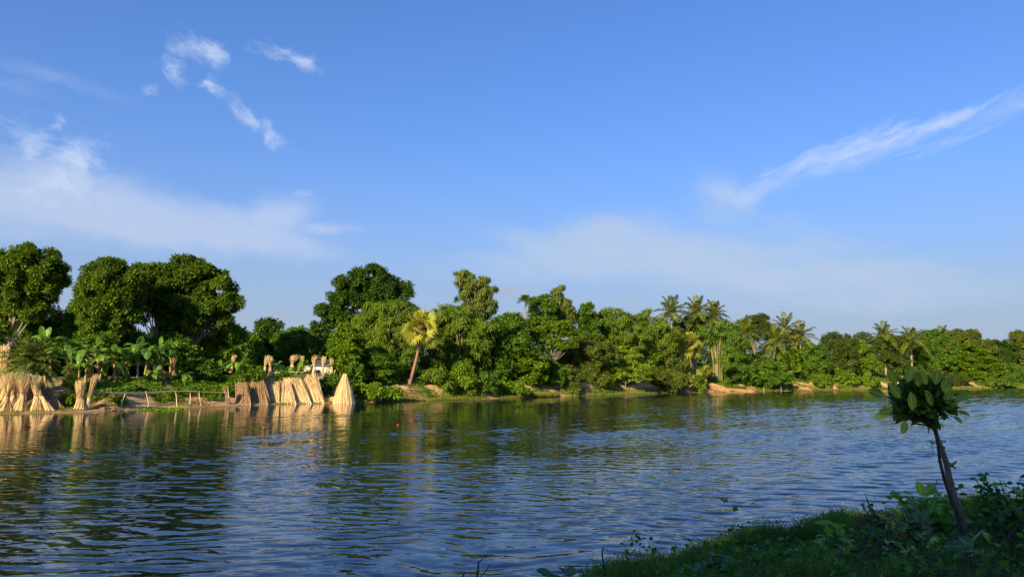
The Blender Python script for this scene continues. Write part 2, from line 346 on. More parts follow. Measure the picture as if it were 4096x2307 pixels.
earth = ramp(t, n2.outputs[0], [(.25, (.30, .18, .08)), (.5, (.48, .31, .145)), (.75, (.62, .43, .22))])
green = ramp(t, n2.outputs[0], [(.3, (.045, .075, .018)), (.7, (.11, .15, .03))])
hgt = tmath(t, 'ADD', sp.outputs[2], tmath(t, 'MULTIPLY', tmath(t, 'SUBTRACT', n1.outputs[0], .5), 3.2))
f = ramp(t, tmath(t, 'MULTIPLY', hgt, .35), [(.55, (0, 0, 0)), (.85, (1, 1, 1))])
col = tmix(t, f, earth, green)
wet = ramp(t, sp.outputs[2], [(.0, (.45, .45, .42)), (.12, (1, 1, 1))]); col = tmix(t, 1.0, col, wet, 'MULTIPLY')
t.links.new(col, p.inputs['Base Color']); p.inputs['Roughness'].default_value = .9
b = t.nodes.new('ShaderNodeBump'); b.inputs['Strength'].default_value = .7; b.inputs['Distance'].default_value = .15; t.links.new(n2.outputs[0], b.inputs['Height']); t.links.new(b.outputs[0], p.inputs['Normal'])
tag(mb.obj('ground', m, smooth=True), kind='structure')

# water: a rippled sheet with real wave geometry on the stretch of river the photo looks over
mb = MB(); wx = axis([(-1500, -80, 4), (-80, 200, 8), (200, 2500, 5)]); wy = axis([(-800, -20, 3), (-20, 240, 8), (240, 700, 4)])
A, B = np.meshgrid(wx, wy); mb.add(np.stack([A, B, A * 0 - .035], -1).reshape(-1, 3), quadstrip(len(wy), len(wx)))
yy = axis([(4, 40, 640), (40, 90, 480), (90, 175, 560)]); uu = np.linspace(-.95, .95, 800); YW = np.repeat(yy[:, None], len(uu), 1); XW = uu[None] * (YW + 12)
wr = np.random.default_rng(5)
def sines(n, lo, hi, amp):
    o_ = 0
    for _ in range(n):
        k = 6.2832 / wr.uniform(lo, hi); a_ = wr.uniform(0, 6.28); o_ = o_ + np.sin(k * (math.cos(a_) * XW + math.sin(a_) * YW) + wr.uniform(0, 6.28))
    return o_ * amp / math.sqrt(n)
PX_ = XW + sines(6, 3, 9, .45) + sines(5, 1.0, 2.2, .07); PY_ = YW + sines(6, 3, 9, .28) + sines(5, 1.0, 2.2, .045)
AMP = np.clip(1.03 + .014 * XW - .009 * YW + .3 * np.clip((XW - 2) / 10, 0, 1) + sines(5, 9, 26, .30) + sines(5, 3, 7, .16), .24, 1.7)
HW = XW * 0
for lam, ang_, am_, ph_ in [(1.0, 14, .022, .3), (.80, 2, .028, 2.6), (.66, -8, .036, 1.9), (.55, 26, .038, 4.0), (.45, 9, .040, 2.2), (.37, -16, .038, 5.1), (.31, 20, .036, .9), (.26, -2, .032, 3.3)]:
    kx, ky = math.sin(R(ang_)), math.cos(R(ang_)); ph = 6.2832 / lam * (kx * PX_ + ky * PY_) + ph_; HW = HW + am_ * lam / 6.2832 * (np.sin(ph) + .18 * np.cos(2 * ph))
mb.add(np.stack([XW, YW, HW * AMP], -1).reshape(-1, 3), quadstrip(len(yy), len(uu)))
m, t, p, out = new_mat('river_water')
g = t.nodes.new('ShaderNodeNewGeometry')
def wnoise(sx, sy, rot, det, off, rough=.5, dist=0.0):
    mp = t.nodes.new('ShaderNodeMapping'); t.links.new(g.outputs['Position'], mp.inputs[0]); mp.inputs['Rotation'].default_value = (0, 0, R(rot))
    mp.inputs['Location'].default_value = (off, off, off)
    v = t.nodes.new('ShaderNodeVectorMath'); v.operation = 'MULTIPLY'; t.links.new(mp.outputs[0], v.inputs[0]); v.inputs[1].default_value = (sx, sy, 1)
    n = tnoise(t, 1.0, det, v.outputs[0], rough); n.inputs['Distortion'].default_value = dist
    return n
def vop(op, a, b=None):
    v = t.nodes.new('ShaderNodeVectorMath'); v.operation = op
    for s, x in ((v.inputs[0], a), (v.inputs[1], b)):
        if x is None: continue
        if isinstance(x, tuple): s.default_value = x
        else: t.links.new(x, s)
    return v.outputs[0]
fn = wnoise(5, 15, -6, 3, 1.9, dist=.4)
S_ = vop('MULTIPLY', vop('SUBTRACT', fn.outputs['Color'], (.5, .5, .5)), (.09, .26, 0))
big = tnoise(t, .07, 4); spp = t.nodes.new('ShaderNodeSeparateXYZ'); t.links.new(g.outputs['Position'], spp.inputs[0])
# calmer water in the lee of the far left bank, wind-ruffled water to the right
lee = tmath(t, 'ADD', tmath(t, 'MULTIPLY', spp.outputs[0], .016), tmath(t, 'MULTIPLY', spp.outputs[1], -.010))
amp = tmath(t, 'ADD', tmath(t, 'ADD', lee, 1.0), tmath(t, 'MULTIPLY', tmath(t, 'SUBTRACT', big.outputs[0], .5), 1.3))
mr = t.nodes.new('ShaderNodeMapRange'); mr.clamp = True; t.links.new(amp, mr.inputs[0])
for k, v in (('From Min', .2), ('From Max', 1.4), ('To Min', .3), ('To Max', 1.0)): mr.inputs[k].default_value = v
sc = t.nodes.new('ShaderNodeVectorMath'); sc.operation = 'SCALE'; t.links.new(S_, sc.inputs[0]); t.links.new(mr.outputs[0], sc.inputs['Scale'])
nn = vop('NORMALIZE', vop('ADD', sc.outputs[0], g.outputs['Normal']))
t.links.new(nn, p.inputs['Normal'])
p.inputs['Base Color'].default_value = (.004, .008, .012, 1); p.inputs['Roughness'].default_value = .012; p.inputs['IOR'].default_value = 1.47
tag(mb.obj('water', m, smooth=True), kind='structure')

# ------------------------------------------------------------------ vegetation builders
STYLE = {  # tuft leaves, leaf length, width, sub blob radius, tufts per m2, droop of direction
    'broad': dict(n=11, L=.40, W=.17, sb=.85, dens=5.0, down=.30, cone=.9, tw=.30),
    'broads': dict(n=10, L=.32, W=.15, sb=.75, dens=6.0, down=.15, cone=.9, tw=.28),
    'medium': dict(n=10, L=.30, W=.13, sb=.7, dens=6.5, down=.1, cone=1.0, tw=.26),
    'fine': dict(n=10, L=.24, W=.10, sb=.6, dens=8.0, down=.1, cone=1.0, tw=.26),
    'layer': dict(n=11, L=.42, W=.12, sb=.75, dens=5.0, down=.0, cone=1.0, tw=.22, flat=True),
    'droop': dict(n=10, L=.42, W=.085, sb=.8, dens=6.0, down=1.0, cone=.6, tw=.35),
    'willow': dict(n=10, L=.36, W=.08, sb=.6, dens=8.0, down=1.6, cone=.5, tw=.35),
}
def crown(mb, lobes, style, k=1.0, size=1.0, core=True):
    """lobes: list of (centre xyz, radii xyz)"""
    s = STYLE[style]; subs = []
    for c, r in lobes:
        c = np.array(c); r = np.array(r); r = np.maximum(r - s['sb'] * size * .28, r * .7); area = 4 * np.pi * (np.prod(r) ** (2 / 3))
        sb = min(s['sb'] * size, .55 * r.min() + .15)
        n = max(6, int(area / (sb * sb * 2.4)))
        d = rand_unit(n); d[:, 2] = np.where(d[:, 2] < -.8, -d[:, 2], d[:, 2])
        rad = rng.uniform(.55, 1.1, n)[:, None]
        cc = c + d * r * rad; rr = sb * rng.uniform(.45, 1.35, n)
        subs.append((cc, rr, d))
        if core:
            n2 = max(3, n // 4); d2 = rand_unit(n2); subs.append((c + d2 * r * .45, np.full(n2, sb), d2))
    C = np.vstack([a[0] for a in subs]); RR = np.concatenate([a[1] for a in subs]); D = np.vstack([a[2] for a in subs])
    nt_ = np.maximum(4, (RR ** 2 * 4 * np.pi * s['dens'] * k / size ** 2 * .5)).astype(int)
    idx = np.repeat(np.arange(len(C)), nt_); m = len(idx)
    d = nrm(rand_unit(m) + D[idx] * .7 + np.array([0, 0, .35]))
    tc_ = C[idx] + d * RR[idx][:, None] * rng.uniform(.55, 1.0, (m, 1)) * np.array([1, 1, .78])
    if s.get('flat'): tc_[:, 2] = C[idx][:, 2] + RR[idx] * .28 * d[:, 2] + .1 * RR[idx]
    li = np.repeat(np.arange(m), s['n']); q = len(li)
    rd = rand_unit(q); T = nrm(d[li] * .55 + rd * s['cone'] + np.array([0, 0, -s['down']]))
    if s.get('flat'): T[:, 2] *= .25
    P = tc_[li] + rd * s['tw'] * size * rng.uniform(.2, 1, (q, 1)) * .8
    Nn = nrm(np.array([0, 0, 1.0]) * (.25 if style in ('droop', 'willow') else .9) + d[li] * .8 + rand_unit(q) * .55)
    sz = size * rng.uniform(.7, 1.25, q)
    leaves(mb, P, T, Nn, s['L'] * sz, s['W'] * sz, .18)
    return C
def limbs(mb, base, top, r0, ends, r_end=.03, lean=None):
    base = np.array(base); top = np.array(top)
    P = bend(base, top, 7, .06 * np.linalg.norm(top - base) / 5); P[0] = base
    rad = np.linspace(r0, r0 * .62, 7); rad[0] *= 1.35
    tube(mb, P, rad, 9)
    for e in ends:
        j = rng.integers(3, 7); s0 = P[j]; e = np.array(e)
        mid = s0 * .5 + e * .5 + np.array([0, 0, -.12 * np.linalg.norm(e - s0)]) + rng.normal(size=3) * .15
        t_ = np.linspace(0, 1, 6)[:, None]; Q = (1 - t_) ** 2 * s0 + 2 * t_ * (1 - t_) * mid + t_ ** 2 * e
        tube(mb, Q, np.linspace(r0 * .45, r_end, 6), 5)
VOFF = {}
def px_lobes(Y, L, depth=1.0):
    out = []
    for l in L:
        px, py, rx, ry = l[:4]; k = l[4] if len(l) > 4 else 0
        y = Y + k; c = W(px, py, y); m = y / FPX
        rx_ = rx * m; ry_ = ry * m; out.append((c, (rx_, max(.5, min(rx_, ry_ * 1.4) * depth), ry_)))
    return out
def tree(name, label, cat, off, bx, L, style, mat, group=None, trunk=BARK, r0=.18, top=None, k=1.0, size=1.0, nb=1.0, extra=None, Y=None):
    px0 = np.clip(bx, 0, 4096); Y = (SD(px0) + off + (1.3 if (off < 3.3 and name != 'bush') else 0)) if Y is None else Y
    lob = px_lobes(Y, L); X0 = W(bx, 1500, Y)[0]; z0 = gz(X0, Y) - .15; base = (X0, Y, z0)
    o = thing(name, label, cat, base, group)
    cm = MB(); C = crown(cm, lob, style, k, size)
    lo = min(c[2] - r[2] * .2 for c, r in lob); cen = np.mean([c for c, r in lob], 0)
    tp = W(top[0], top[1], Y) if top else np.array([X0 * .6 + cen[0] * .4, Y * .7 + cen[1] * .3, max(z0 + .6, lo * .6 + cen[2] * .4)])
    tm = MB(); ends = [c for c, r in lob]
    nsub = min(len(C), int(14 * nb)); ends += list(C[rng.choice(len(C), nsub, replace=False)])
    limbs(tm, base, tp, r0, ends)
    if extra: extra(tm, base, tp)
    tm.obj('trunk', trunk, o, smooth=True); cm.obj('crown', mat, o)
    return o
def culms(n, h, rad, arch=1.2, tipup=False):
    def f(tm, base, tp):
        for i in range(n):
            a = rng.uniform(0, 6.28); b0 = np.array(base) + np.array([math.cos(a), math.sin(a), 0]) * rng.uniform(0, rad)
            hh = h * rng.uniform(.75, 1.1); ar = rng.uniform(.2, arch); t_ = np.linspace(0, 1, 7)[:, None]
            dirv = np.array([math.cos(a), math.sin(a), 0]); Q = b0 + dirv * ar * t_ ** 2.2 * 1.6 + np.array([0, 0, 1]) * hh * (t_ - .1 * t_ ** 3)
            tube(tm, Q, np.linspace(.05, .018, 7), 5)
    return f
def bush(name, label, off, px, py, rx, ry, style, mat, group=None, k=1.0, size=1.0, more=()):
    off = off + (.45 if off > 1 else .1)
    return tree(name, label, 'bush', off, px, [(px, py, rx, ry)] + list(more), style, mat, group, r0=.07, k=k, size=size, nb=.6)
def fan_leaf(mb, stems, p0, d, R_, pet, seg=26, span=250, sag=.25):
    d = np.array(d) / np.linalg.norm(d); hub = np.array(p0) + d * pet; hub[2] -= sag * pet * .3
    tube(stems, bend(p0, hub, 4, .01), [.04, .035, .03, .025], 4)
    side = np.cross(d, [0, 0, 1.0]); side = side / (np.linalg.norm(side) + 1e-6); up = np.cross(side, d)
    th = np.radians(np.linspace(-span / 2, span / 2, seg)) + rng.normal(size=seg) * .03
    pln = nrm(up * .35 + rng.normal(size=3) * .25 + side * rng.uniform(-.4, .4)); s2 = nrm(np.cross(pln, d)); n_ = np.cross(d, s2)
    T = np.cos(th)[:, None] * d + np.sin(th)[:, None] * s2
    L = R_ * (.72 + .28 * np.cos(th / 2)) * rng.uniform(.9, 1.08, seg); wj = 2.0 * R_ * math.radians(span / seg) * .27
    M = hub + T * (L * .55)[:, None] + n_ * .04 * R_; E = hub + T * L[:, None] - np.array([0, 0, 1]) * (L * .22 * rng.uniform(.4, 1.4, seg))[:, None]
    S = nrm(np.cross(T, n_)) * wj
    hubs = np.repeat(hub[None], seg, 0)
    V = np.stack([hubs, M + S * .75, E, M - S * .75], 1).reshape(-1, 3); mb.add(V, np.arange(seg * 4).reshape(-1, 4))
def frond(mb, st, p0, az_, el_, L, leaflet=.5, pairs=26, droop=1.0, w=.05, rr=.03, vee=.5):
    n = pairs; s = np.linspace(0, 1, n); d = np.array([math.sin(az_) * math.cos(el_), math.cos(az_) * math.cos(el_), math.sin(el_)])
    P = np.array(p0) + d * (s * L)[:, None]; P[:, 2] -= droop * L * .42 * s ** 2.1
    hd = np.array([d[0], d[1], 0]); P += hd * (-.12 * droop * L * s ** 3)[:, None]
    tube(st, P[::max(1, n // 7)], np.linspace(rr, rr * .3, len(P[::max(1, n // 7)])), 4, False)
    T = nrm(np.gradient(P, axis=0)); side = nrm(np.cross(T, [0, 0, 1.0])); up = np.cross(side, T)
    i = np.arange(3, n); ll = leaflet * np.sin(np.pi * (.18 + .76 * s[i])) ** .8
    for sg in (-1, 1):
        D = nrm(side[i] * sg + T[i] * .55 + up[i] * vee * rng.uniform(.2, 1, (len(i), 1)) + rng.normal(size=(len(i), 3)) * .12)
        q = P[i]; leaves(mb, q, D, nrm(up[i] + rng.normal(size=(len(i), 3)) * .3), ll, w, .45 * droop)
def coconut(label, px, py, off, base_px, n=20, L=3.3, group='coconut palms above the far bank', seed_el=0, Y=None):
    Y = SD(px) + off if Y is None else Y; c = W(px, py, Y); bx = W(base_px, 1500, Y)[0]; base = np.array([bx, Y, gz(bx, Y) - .2])
    o = thing('coconut_palm', label, 'palm tree', base, group); tm = MB(); st = MB(); lf = MB()
    t_ = np.linspace(0, 1, 9)[:, None]; P = base * (1 - t_) + c * t_; P[:, 0] += (np.sin(t_ * np.pi) * (base[0] - c[0]) * -.12)[:, 0]
    tube(tm, P, np.linspace(.24, .13, 9), 8)
    for i in range(n):
        a = i * 2.399 + rng.uniform(-.2, .2); e = R(82 - 105 * (i / n) ** .9 + rng.uniform(-6, 6))
        frond(lf, st, c, a, e, L * rng.uniform(.85, 1.1), .80, 44, .7 + .6 * i / n, .10, .05)
    for i in range(8):
        q = c + rand_unit(1)[0] * .28 + np.array([0, 0, -.3]); sticks(st, q[None], q[None] + np.array([[0, 0, -.24]]), .12, .12, 6)
    tm.obj('trunk', PALE, o, smooth=True); a = lf.obj('fronds', G['coco'], o); st.obj('stalks', G['gold'], o)
    return o
def banana(label, bx, by, cx_, cy_, Y, n=8, L=1.9, w=.5, upr=1, group='banana plants on the left bank', smin=0, mat='banana'):
    L *= 1.5; w *= 1.45; n += 3
    base = W(bx, by, Y); base[2] = gz(base[0], Y) - .05; c = W(cx_, cy_, Y)
    o = thing('banana_plant', label, 'plant', base, group); sm = MB(); lm = MB(); rm = MB()
    t_ = np.linspace(0, 1, 6)[:, None]; P = base * (1 - t_) + c * t_; tube(sm, P, [.13, .12, .10, .085, .07, .04], 8)
    for k in range(5):                     # dry sheaths wrapped round the stem
        q = P[1 + k % 4] + rand_unit(1)[0] * .08; sticks(sm, q[None], (q + np.array([rng.uniform(-.15, .15), rng.uniform(-.15, .15), -.6]))[None], .05, .02, 4)
    for i in range(n):
        a = i * 2.399 + rng.uniform(-.3, .3) + smin; e = R(rng.uniform(66, 80)) if i < upr else R(rng.uniform(25, 68)); LL = L * rng.uniform(.75, 1.1) * (.68 if i < upr else 1)
        s = np.linspace(0, 1, 13); d = np.array([math.sin(a) * math.cos(e), math.cos(a) * math.cos(e), math.sin(e)])
        Q = c + d * (s * LL * 1.2)[:, None]; dr = (.32 if i < upr else rng.uniform(.75, 1.2)); Q[:, 2] -= dr * LL * s ** 2.1; Q -= np.array([d[0], d[1], 0]) * (dr * .25 * LL * s ** 3)[:, None]
        T = nrm(np.gradient(Q, axis=0)); sd_ = nrm(np.cross(T, [0.01, 0, 1.0])); 
        if i < upr: sd_ = nrm(np.array([[1.0, .3 * rng.normal(), 0]]) - T * (T @ np.array([1.0, 0, 0]))[:, None])
        up = np.cross(sd_, T)
        tube(rm, Q[::3], np.linspace(.03, .01, len(Q[::3])), 4, False)
        prof = np.array([0, 0, .35, .75, .95, 1, 1, 1, .97, .9, .75, .5, .08]) * w / 2 * (.8 if i < upr else 1)
        for sg in (-1, 1):
            for j in range(2, 12):
                tw = rng.uniform(-.35, .35) * (rng.random() < .5); gp = .97 if rng.random() < .6 else .8
                a0 = Q[j]; a1 = Q[j] * (1 - gp) + Q[j + 1] * gp; dv = sd_[j] * sg + up[j] * (.25 + tw) * -1 if i >= upr else sd_[j] * sg + up[j] * .2
                V = np.array([a0, a1, a1 + dv * prof[j + 1] + T[j] * .06, a0 + dv * prof[j] + T[j] * .06]); lm.add(V, [[0, 1, 2, 3]])
    sm.obj('stem', BANST, o, smooth=True); lm.obj('leaves', G[mat], o); rm.obj('midribs', G['yellow'], o)
    return o

# ------------------------------------------------------------------ trees of the far bank
T_ = tree
T_('big_tree', 'tall dark tree cut by the left edge above the jute stacks, pale forked trunk', 'tree', 16, 30,
   [(40, 1080, 130, 85), (110, 1055, 95, 70), (195, 1090, 68, 66), (-60, 1120, 120, 110), (120, 1160, 105, 70), (190, 1160, 36, 45), (40, 1200, 120, 50), (100, 1235, 100, 45), (-20, 1290, 60, 70), (140, 1225, 40, 34)], 'broad', G['darkwarm'], 'tall dark trees on the left bank', PALE, .20, top=(45, 1250), k=1.1, size=.8, nb=.3)
T_('big_tree', 'rounded dark tree behind the banana plants, leftmost of the joined crowns', 'tree', 11, 420,
   [(430, 1105, 85, 62), (368, 1145, 54, 62), (490, 1140, 70, 80), (342, 1230, 52, 58), (420, 1220, 100, 85), (500, 1250, 60, 70), (380, 1300, 70, 45), (470, 1310, 60, 40)], 'broad', G['darkwarm'], 'tall dark trees on the left bank', BARK, .24, top=(440, 1340), k=1.1, size=.8)
T_('big_tree', 'yellowish topped tree between two taller dark crowns, sky gap below', 'tree', 13, 620,
   [(575, 1105, 62, 55), (630, 1120, 62, 62), (600, 1190, 62, 62), (545, 1200, 40, 60), (650, 1190, 40, 60), (560, 1260, 34, 45), (660, 1260, 36, 60)], 'broad', G['darkwarm'], 'tall dark trees on the left bank', PALE, .2, top=(625, 1300), k=1.1, size=.8, nb=.4)
T_('big_tree', 'broad dark tree right of the sky gap, its right branches thinning out', 'tree', 12, 750,
   [(690, 1110, 60, 60), (755, 1100, 75, 62), (825, 1120, 60, 60), (885, 1140, 45, 55), (740, 1200, 95, 90), (830, 1220, 62, 90), (905, 1215, 48, 42), (700, 1270, 55, 60), (890, 1285, 35, 35), (760, 1290, 80, 50), (680, 1330, 50, 40)], 'broad', G['darkwarm'], 'tall dark trees on the left bank', BARK, .26, top=(760, 1340), k=1.1, size=.8)
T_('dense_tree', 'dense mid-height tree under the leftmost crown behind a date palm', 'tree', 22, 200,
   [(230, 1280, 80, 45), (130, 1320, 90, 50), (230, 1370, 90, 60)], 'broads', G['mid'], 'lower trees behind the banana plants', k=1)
T_('dense_tree', 'sunlit low tree right behind the tallest upright banana leaf', 'tree', 9.5, 400,
   [(350, 1375, 50, 36), (420, 1365, 50, 34), (300, 1400, 40, 34)], 'broads', G['mid'], 'lower trees behind the banana plants', r0=.12)
T_('dense_tree', 'sunlit low tree just right of the golden banana stems', 'tree', 9.5, 700,
   [(690, 1385, 60, 40), (740, 1400, 50, 40), (640, 1370, 40, 30)], 'broads', G['mid'], 'lower trees behind the banana plants', r0=.12)
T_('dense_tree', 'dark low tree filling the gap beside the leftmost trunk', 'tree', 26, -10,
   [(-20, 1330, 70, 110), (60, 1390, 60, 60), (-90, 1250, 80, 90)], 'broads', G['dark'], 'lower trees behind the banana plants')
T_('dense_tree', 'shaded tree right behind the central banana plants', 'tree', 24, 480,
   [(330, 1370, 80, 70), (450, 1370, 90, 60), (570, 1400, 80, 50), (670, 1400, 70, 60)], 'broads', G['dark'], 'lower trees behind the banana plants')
T_('dense_tree', 'bright green leafy tree below the broad dark crown right of the bananas', 'tree', 13, 850,
   [(760, 1370, 75, 55), (850, 1345, 80, 50), (935, 1345, 48, 42), (840, 1420, 100, 50), (720, 1430, 60, 50)], 'broads', G['bright'], 'lower trees behind the banana plants')
T_('dense_tree', 'small pointed dark tree rising above the low row beside the tied bundles', 'tree', 24, 1090,
   [(1078, 1310, 42, 36), (1118, 1310, 20, 20), (1060, 1360, 60, 40), (1110, 1390, 60, 40)], 'broads', G['dark'], 'lower trees behind the upper jute bundles', r0=.14)
T_('dense_tree', 'rounded green tree left of the small pointed one, behind the lone bundle', 'tree', 22, 990,
   [(975, 1370, 60, 38), (930, 1410, 50, 50), (1010, 1420, 60, 50)], 'broads', G['mid'], 'lower trees behind the upper jute bundles', r0=.14)
T_('dense_tree', 'low leafy tree with thin leaning pale branches behind the upper bundles', 'tree', 19, 1190,
   [(1180, 1360, 60, 38), (1230, 1390, 60, 45), (1150, 1420, 50, 40), (1120, 1360, 30, 30)], 'broads', G['mid'], 'lower trees behind the upper jute bundles', PALE, .12)
T_('dense_tree', 'leafy tree directly behind the white tin house', 'tree', 25, 1290,
   [(1270, 1370, 60, 42), (1340, 1380, 55, 50), (1300, 1410, 60, 40)], 'broads', G['mid'], 'lower trees behind the upper jute bundles', r0=.14)
T_('big_tree', 'big dark round crowned tree left of the fan palm with bare limbs', 'tree', 14, 1470,
   [(1390, 1135, 58, 40), (1480, 1112, 70, 42), (1545, 1140, 52, 42), (1610, 1180, 45, 45), (1400, 1195, 78, 48), (1500, 1190, 88, 60), (1325, 1255, 48, 40), (1290, 1315, 42, 30), (1370, 1270, 60, 55), (1580, 1230, 65, 50)], 'broads', G['dark'], None, BARK, .26, top=(1440, 1290), k=1.15)
T_('bamboo_clump', 'dense bamboo clump with hanging leaves just left of the fan palm', 'bamboo', 8.0, 1560,
   [(1530, 1260, 80, 50), (1590, 1260, 60, 60), (1480, 1300, 65, 55), (1560, 1350, 100, 70), (1600, 1420, 70, 70), (1510, 1400, 80, 60), (1645, 1280, 40, 70)], 'droop', G['bamboo'], 'bamboo clumps on the far bank', CULM, .06, extra=culms(26, 8.2, 1.4), k=1.1)
T_('leafy_tree', 'bright feathery young tree above the last white-tipped jute cone', 'tree', 5, 1360,
   [(1390, 1330, 48, 40), (1350, 1380, 55, 45), (1400, 1400, 60, 50), (1365, 1450, 55, 45)], 'layer', G['bright'], None, BARK, .08, k=1.2)
T_('leafy_tree', 'layered dark green spreading tree right of the tall jute cone', 'tree', 3.2, 1500,
   [(1490, 1440, 80, 42), (1540, 1480, 70, 40), (1450, 1490, 60, 40), (1500, 1520, 80, 30)], 'layer', G['mid'], None, BARK, .09, k=1.3)
T_('bamboo_clump', 'wide bamboo mass right of the fan palm reaching down to the bank', 'bamboo', 7.0, 1840,
   [(1790, 1260, 60, 45), (1740, 1330, 60, 70), (1830, 1310, 80, 70), (1900, 1360, 70, 70), (1770, 1430, 80, 70), (1860, 1450, 80, 70), (1950, 1330, 60, 60)], 'droop', G['bamboo'], 'bamboo clumps on the far bank', CULM, .06, extra=culms(26, 7.8, 1.8), k=1.1)
T_('tall_tree', 'tallest olive green tree with airy crown right of the fan palm', 'tree', 11, 1900,
   [(1850, 1120, 42, 38), (1905, 1130, 52, 42), (1945, 1170, 42, 42), (1880, 1190, 62, 46), (1950, 1225, 42, 40), (1890, 1250, 60, 40)], 'willow', G['olive'], None, PALE, .2, k=.8)
T_('leafy_tree', 'dark tree between the bamboo mass and the slender areca palm', 'tree', 5, 2010,
   [(1990, 1330, 50, 40), (2050, 1300, 60, 40), (2000, 1390, 70, 50), (2060, 1370, 60, 50)], 'medium', G['mid'], None, PALE, .11)
T_('tall_tree', 'pointed weeping tree tallest right of the areca palm', 'tree', 9, 2230,
   [(2236, 1172, 24, 30), (2240, 1220, 36, 40), (2262, 1255, 34, 36), (2215, 1270, 50, 50), (2255, 1310, 45, 40)], 'willow', G['olive'], None, PALE, .14)
T_('leafy_tree', 'bushy topped tree tucked left of the pointed weeping tree', 'tree', 7.5, 2180,
   [(2180, 1200, 24, 24), (2150, 1235, 42, 34), (2195, 1230, 30, 30), (2160, 1300, 60, 45), (2100, 1320, 60, 40)], 'broads', G['mid'], None, PALE, .12)
T_('leafy_tree', 'slim-trunked layered tree with flat sprays left of centre right bank', 'tree', 4, 2200,
   [(2230, 1310, 66, 22), (2280, 1335, 45, 20), (2180, 1360, 60, 22), (2250, 1380, 60, 22), (2150, 1330, 40, 18)], 'layer', G['bright'], None, PALE, .08, k=1.3)
T_('leafy_tree', 'narrow dark tree with a peaked top right of the pointed weeping tree', 'tree', 7, 2340,
   [(2348, 1228, 20, 20), (2340, 1265, 42, 32), (2375, 1290, 32, 34), (2310, 1300, 40, 40), (2360, 1330, 50, 40)], 'broads', G['mid'], None, BARK, .12)
T_('bamboo_clump', 'feathery bamboo clump with a round plume top in mid right bank', 'bamboo', 7, 2440,
   [(2450, 1245, 40, 24), (2420, 1290, 50, 34), (2490, 1290, 50, 34), (2440, 1340, 70, 50), (2520, 1350, 60, 50)], 'droop', G['bamboo'], 'bamboo clumps on the far bank', CULM, .06, extra=culms(18, 8.2, 1.4))
T_('bamboo_clump', 'bamboo clump with one plume arching up left of the coconut palms', 'bamboo', 6, 2590,
   [(2575, 1262, 22, 16), (2590, 1243, 16, 10), (2555, 1290, 42, 30), (2620, 1310, 50, 40), (2560, 1350, 60, 50), (2650, 1360, 50, 50)], 'droop', G['bamboo'], 'bamboo clumps on the far bank', CULM, .06, extra=culms(18, 7.6, 1.4))
T_('leafy_tree', 'bright broad low tree at water edge between two earth gullies', 'tree', 2.0, 2110,
   [(2090, 1420, 60, 38), (2050, 1460, 50, 45), (2130, 1460, 60, 45), (2080, 1510, 80, 40), (2160, 1500, 36, 30)], 'layer', G['bright'], None, BARK, .1, k=1.3)
T_('bushy_tree', 'olive rounded thicket tree in the middle of the right bank slope', 'tree', 3, 2360,
   [(2350, 1390, 90, 50), (2300, 1430, 70, 50), (2410, 1420, 70, 40), (2290, 1480, 60, 50), (2360, 1480, 60, 50)], 'fine', G['olive'], None, BARK, .1)
T_('flowering_tree', 'pale yellow-green flat crowned tree overhanging the bare earth bank', 'tree', .8, 2500,
   [(2440, 1475, 55, 28), (2500, 1462, 60, 28), (2565, 1482, 48, 28), (2480, 1505, 70, 24), (2550, 1510, 50, 20)], 'layer', G['yellow'], None, BARK, .08, k=1.6)
T_('flowering_tree', 'smaller pale yellow-green tree just above the flat yellowish one', 'tree', 2.5, 2510,
   [(2490, 1400, 46, 22), (2530, 1425, 36, 20), (2540, 1390, 28, 16)], 'layer', G['yellow'], None, BARK, .06, k=1.5)
T_('leafy_tree', 'vivid green rounded small tree right of the pale yellow-green ones', 'tree', 2.2, 2585,
   [(2580, 1395, 34, 26), (2600, 1430, 28, 28)], 'broads', G['bright'], None, BARK, .06)
T_('bushy_tree', 'dark green thicket tree left of the bushy pale fan palm', 'tree', 2.6, 2660,
   [(2660, 1400, 60, 50), (2690, 1350, 50, 40), (2650, 1460, 60, 45), (2700, 1470, 50, 50)], 'medium', G['olive'], None, BARK, .1)
T_('bamboo_clump', 'golden stemmed bamboo clump under the coconut palms', 'bamboo', 3, 2865,
   [(2850, 1330, 60, 30), (2930, 1360, 50, 50), (2810, 1340, 40, 40), (2920, 1440, 60, 60), (2890, 1300, 50, 24)], 'droop', G['mid'], 'bamboo clumps on the far bank', CULM, .06, extra=culms(34, 7.8, 1.0, .5))
T_('leafy_tree', 'green mounded tree under the leftmost coconut palms', 'tree', 9, 2760,
   [(2750, 1300, 50, 26), (2800, 1290, 50, 24), (2720, 1330, 50, 30)], 'medium', G['mid'], None, BARK, .12)
T_('leafy_tree', 'deep green tree leaning over water, right of the golden bamboo', 'tree', 2.2, 2950,
   [(2940, 1440, 52, 50), (2970, 1490, 48, 40), (2920, 1500, 40, 30)], 'medium', G['mid'], None, BARK, .1)
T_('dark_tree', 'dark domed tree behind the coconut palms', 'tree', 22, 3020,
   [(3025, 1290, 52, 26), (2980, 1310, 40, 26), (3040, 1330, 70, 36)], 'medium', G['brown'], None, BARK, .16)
T_('leafy_tree', 'spreading small tree with forked pale trunk beneath the coconut palms', 'tree', 2.2, 3030,
   [(3020, 1440, 50, 22), (3070, 1460, 50, 30), (3000, 1480, 45, 25), (3090, 1500, 50, 35)], 'medium', G['mid'], None, PALE, .12)
T_('leafy_tree', 'yellow-tinged bright tree under the rightmost coconut palm of the main group', 'tree', 4, 3150,
   [(3130, 1430, 36, 24), (3165, 1430, 32, 22), (3150, 1470, 45, 34)], 'broads', G['bright'], None, BARK, .1)
